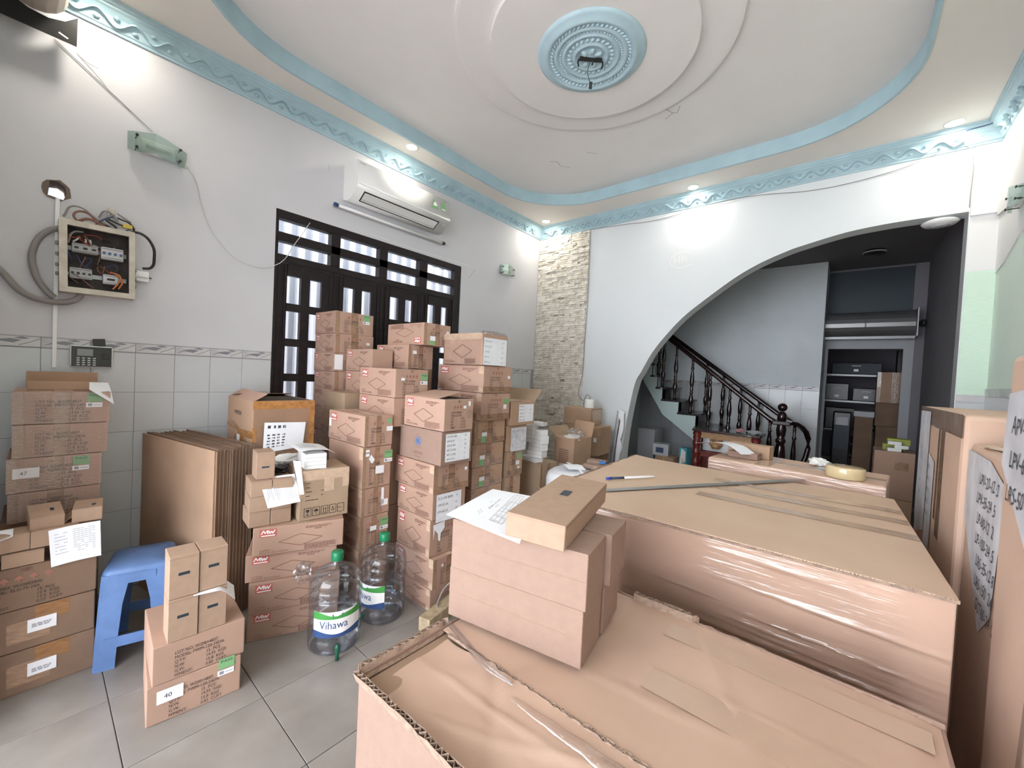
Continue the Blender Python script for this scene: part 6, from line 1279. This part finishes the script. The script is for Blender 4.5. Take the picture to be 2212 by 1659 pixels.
rail('handrail', [W(-0.80,YS+0.10,1.06),W(-0.70,YS+0.16,1.05),W(-0.60,YS+0.22,1.045),W(-0.52,YS+0.30,1.03),W(-0.47,YS+0.36,0.99),W(-0.425,YS+0.42,0.93),W(-0.40,YS+0.45,0.84),W(-0.40,YS+0.45,0.72),W(-0.42,YS+0.44,0.60),W(-0.46,YS+0.42,0.46),W(-0.50,YS+0.40,0.30)], 0.030, 0.026)
boxes('post_block', [(-0.76-OX,-0.56-OX,YS-OY-0.02,YS-OY+0.18,1.02,1.075)], 'wood_dark', stc, 0.012)
npf = [(0.050,0),(0.050,0.30),(0.040,0.33),(0.052,0.36),(0.040,0.40),(0.055,0.50),(0.062,0.62),(0.050,0.74),(0.040,0.78),(0.056,0.80),(0.056,0.83),(0.040,0.85),(0.050,0.90),(0.056,0.96),(0.045,1.03),(0.046,1.08),(0.052,1.09),(0.052,1.15),(0.040,1.17),(0.028,1.19)]
link('newel_post', lathe_me('newel_post', npf, 20), 'wood_dark', stc, W(-0.665,YS+0.08,0.0))
bm = bmesh.new(); bmesh.ops.create_uvsphere(bm, u_segments=18, v_segments=12, radius=0.054); link('newel_ball', mesh_from(bm,'newel_ball',smooth=True), 'wood_dark', stc, W(-0.665,YS+0.08,1.245))
baluster(-0.785, YS+0.06, rise*2, 1.05); baluster(-0.545, YS+0.33, rise*0+0.0, 1.01)
# ---- red shrine cabinet in front of the stairs
sr = empty('shrine_cabinet', (-1.17, 5.66, 0)); tag(sr, 'red carved shrine cabinet with silver and gold panel below the stairs', 'cabinet')
for x in (-0.33,0.33):
    link('post', lathe_me('post', [(0.045,0),(0.05,0.02),(0.05,0.30)]+[(0.046+0.006*math.sin(k*1.5),0.32+0.03*k) for k in range(16)]+[(0.05,0.80),(0.042,0.82),(0.055,0.85),(0.042,0.88),(0.055,0.885)], 14), 'shrine_red', sr, (x,-0.10,0))
boxes('top', [(-0.38,0.38,-0.16,0.22,0.885,0.915)], 'wood_dark', sr, 0.005); boxes('back', [(-0.33,0.33,0.10,0.13,0,0.885)], 'shrine_red', sr); boxes('apron', [(-0.29,0.29,-0.10,-0.08,0.56,0.63)], 'shrine_red', sr, 0.006); boxes('base', [(-0.33,0.33,-0.12,0.12,0,0.12)], 'shrine_red', sr)
boxes('silver_panel', [(-0.29,0.29,0.02,0.03,0.63,0.80)], 'aluminium', sr); boxes('frieze', [(-0.29,0.29,-0.10,-0.085,0.80,0.885)], 'shrine_gold', sr)
for k, x in enumerate((-0.13,0.20)): crumple('gold_flower', x, -0.02, 0.74, 0.075, 0.03, 0.075, 'shrine_gold', sr, seed=30+k, amp=0.3)
o = crumple('pink_cloth', -1.03, 5.62, 0.945, 0.05, 0.05, 0.02, 'pink_rag', None, seed=33); tag(o, 'pink cloth on the shrine cabinet', 'cloth'); o = crumple('blue_cloth', -0.87, 5.62, 0.942, 0.08, 0.05, 0.018, 'pale_grey', None, seed=34); tag(o, 'blue-grey folded cloth on the shrine cabinet', 'cloth')
# ---- things stored under the stairs
def hb(nm, b, mt_, lb, cat='box', rot=0): o = box(nm, b, mt_, bevel=0.004, rot=(0,0,math.radians(rot))); tag(o, lb, cat); return o
o = hb('carton', (-2.02,-1.76,5.55,5.80,0.0,0.48), 'card_brown', 'brown carton with yellow tape under the stairs', rot=-6); p = Print(1.0); p.rect(0.45,0.0,0.52,1.0); decal('tape', p.mesh('tape'), 'wire_yellow', o, (0.26,0.25,0.48), '-Y')
o = hb('printed_box', (-1.715,-1.615,5.60,5.74,0.0,0.63), 'cyan_print', 'upright box with light blue print under the stairs', rot=-12); p = Print(); p.poly([(0.1,0.62),(0.9,0.72),(0.9,0.92),(0.3,0.98)]); decal('print', p.mesh('print'), 'print_white', o, (0.10,0.14,0.63), '-Y'); p = Print(); p.disc(0.5,0.7,0.08); decal('print', p.mesh('print'), 'logo_red', o, (0.10,0.14,0.63), '-Y',0.002)
o = hb('printed_box', (-2.08,-1.87,5.56,5.74,0.482,0.64), 'pale_grey', 'pale blue-grey printed box on the yellow-taped carton', rot=8); p = Print(); p.rect(0.2,0.25,0.7,0.7); decal('print', p.mesh('print'), 'wire_blue', o, (0.2,0.18,0.158), '-Y')
o = crumple('plastic_bag', -1.80, 5.63, 0.535, 0.045, 0.05, 0.045, 'clear_bag', None, seed=40, amp=0.4); tag(o, 'crumpled grey plastic bag beside the light blue box', 'bag')
wb = empty('water_bottle', (-2.08, 5.36, 0.0)); tag(wb, 'round clear water bottle lying low under the stairs', 'bottle')
bt = [(r,z*0.93) for r,z in BP]; link('body', lathe_me('body', bt, 32, caps=False), 'bottle_plastic', wb); link('cap', lathe_me('cap', [(0.03,0.43),(0.031,0.46),(0,0.463)], 16), 'tap_green', wb)
o = hb('cabinet', (-2.45,-2.20,5.95,6.30,0.0,0.78), 'pale_grey', 'grey cabinet in the dark corner under the stairs', 'cabinet'); box('door_gap', (0.126,0.128,-0.16,0.16,0.38,0.39), 'black_plastic', o)
o = hb('red_stool', (-1.80,-1.56,5.25,5.45,0.30,0.33), 'shrine_red', 'low dark red stool top in front of the stored boxes', 'stool'); 
for x in (-0.10,0.10):
    for y in (-0.08,0.08): box('leg', (x-0.012,x+0.012,y-0.012,y+0.012,-0.30,0.0), 'shrine_red', o)
# ---- dark back room: shelf, crates and cartons
shf = empty('storage_rack', (0.06, 9.2, 0)); tag(shf, 'dark metal rack crowded with boxes in the back room', 'rack')
for x in (-0.5,0.5): box('upright', (x-0.02,x+0.02,-0.2,0.2,0,2.2), 'dark_metal', shf)
for z in (0.3,0.8,1.3,1.75): box('shelf', (-0.5,0.5,-0.2,0.2,z,z+0.03), 'shutter_grey', shf)
for k, (x0,x1,z0,z1,m_) in enumerate(((-0.42,-0.1,1.332,1.62,'black_plastic'),(-0.05,0.3,1.332,1.55,'black_plastic'),(-0.40,0.0,0.832,1.2,'black_plastic'),(0.05,0.4,0.832,1.15,'dark_board'),(-0.3,0.2,0.332,0.7,'dark_board'),(-0.35,0.30,1.782,1.98,'dark_board'))):
    o = box('crate', (0.06+x0,0.06+x1,9.03,9.35,z0,z1), m_, bevel=0.01); tag(o, ['black case at the stair side of the upper middle shelf','black case at the wall side of the upper middle shelf','black case on the lower middle shelf','dark crate on the lower middle shelf','dark crate on the bottom shelf','dark crate on the top shelf'][k]+' of the back room rack', 'crate'); box('latch', (-0.03,0.03,-0.166,-0.16,0.05,0.09), 'steel_dull', o)
    box('handle', (-0.06,0.06,-0.172,-0.16,(z1-z0)*0.7,(z1-z0)*0.7+0.015), 'grey_plastic', o)
carton((0.30,0.68,8.1,8.45,0.0,0.5), 'brown carton at the bottom of the back room stack', 'card_dark', rot=0, top=False); carton((0.30,0.68,8.1,8.45,0.501,1.0), 'brown carton second in the back room stack', 'card_dark', rot=0, top=False); carton((0.28,0.66,8.1,8.45,1.001,1.35), 'brown carton third in the back room stack', 'card_dark', rot=0, top=False); carton((0.28,0.68,8.1,8.45,1.351,1.80), 'tall brown carton on top of the back room stack', 'card_brown', rot=0, tapes='-Yv')
o = box('bin', (0.05,0.265,8.0,8.22,0.0,1.12), 'card_dark', bevel=0.01); tag(o, 'tall brown box with pale blue lid in the back room doorway', 'box'); box('lid', (-0.115,0.115,-0.115,0.115,1.12,1.20), 'pale_grey', o)
o = box('water_dispenser', (-0.20,0.02,7.85,8.05,0.0,1.18), 'black_plastic', bevel=0.02); tag(o, 'black water dispenser standing in the back room doorway', 'dispenser'); box('front_panel', (-0.09,0.09,-0.104,-0.10,0.62,0.98), 'dark_board', o); box('top_panel', (-0.07,0.07,-0.106,-0.10,0.98,1.10), 'pale_grey', o)
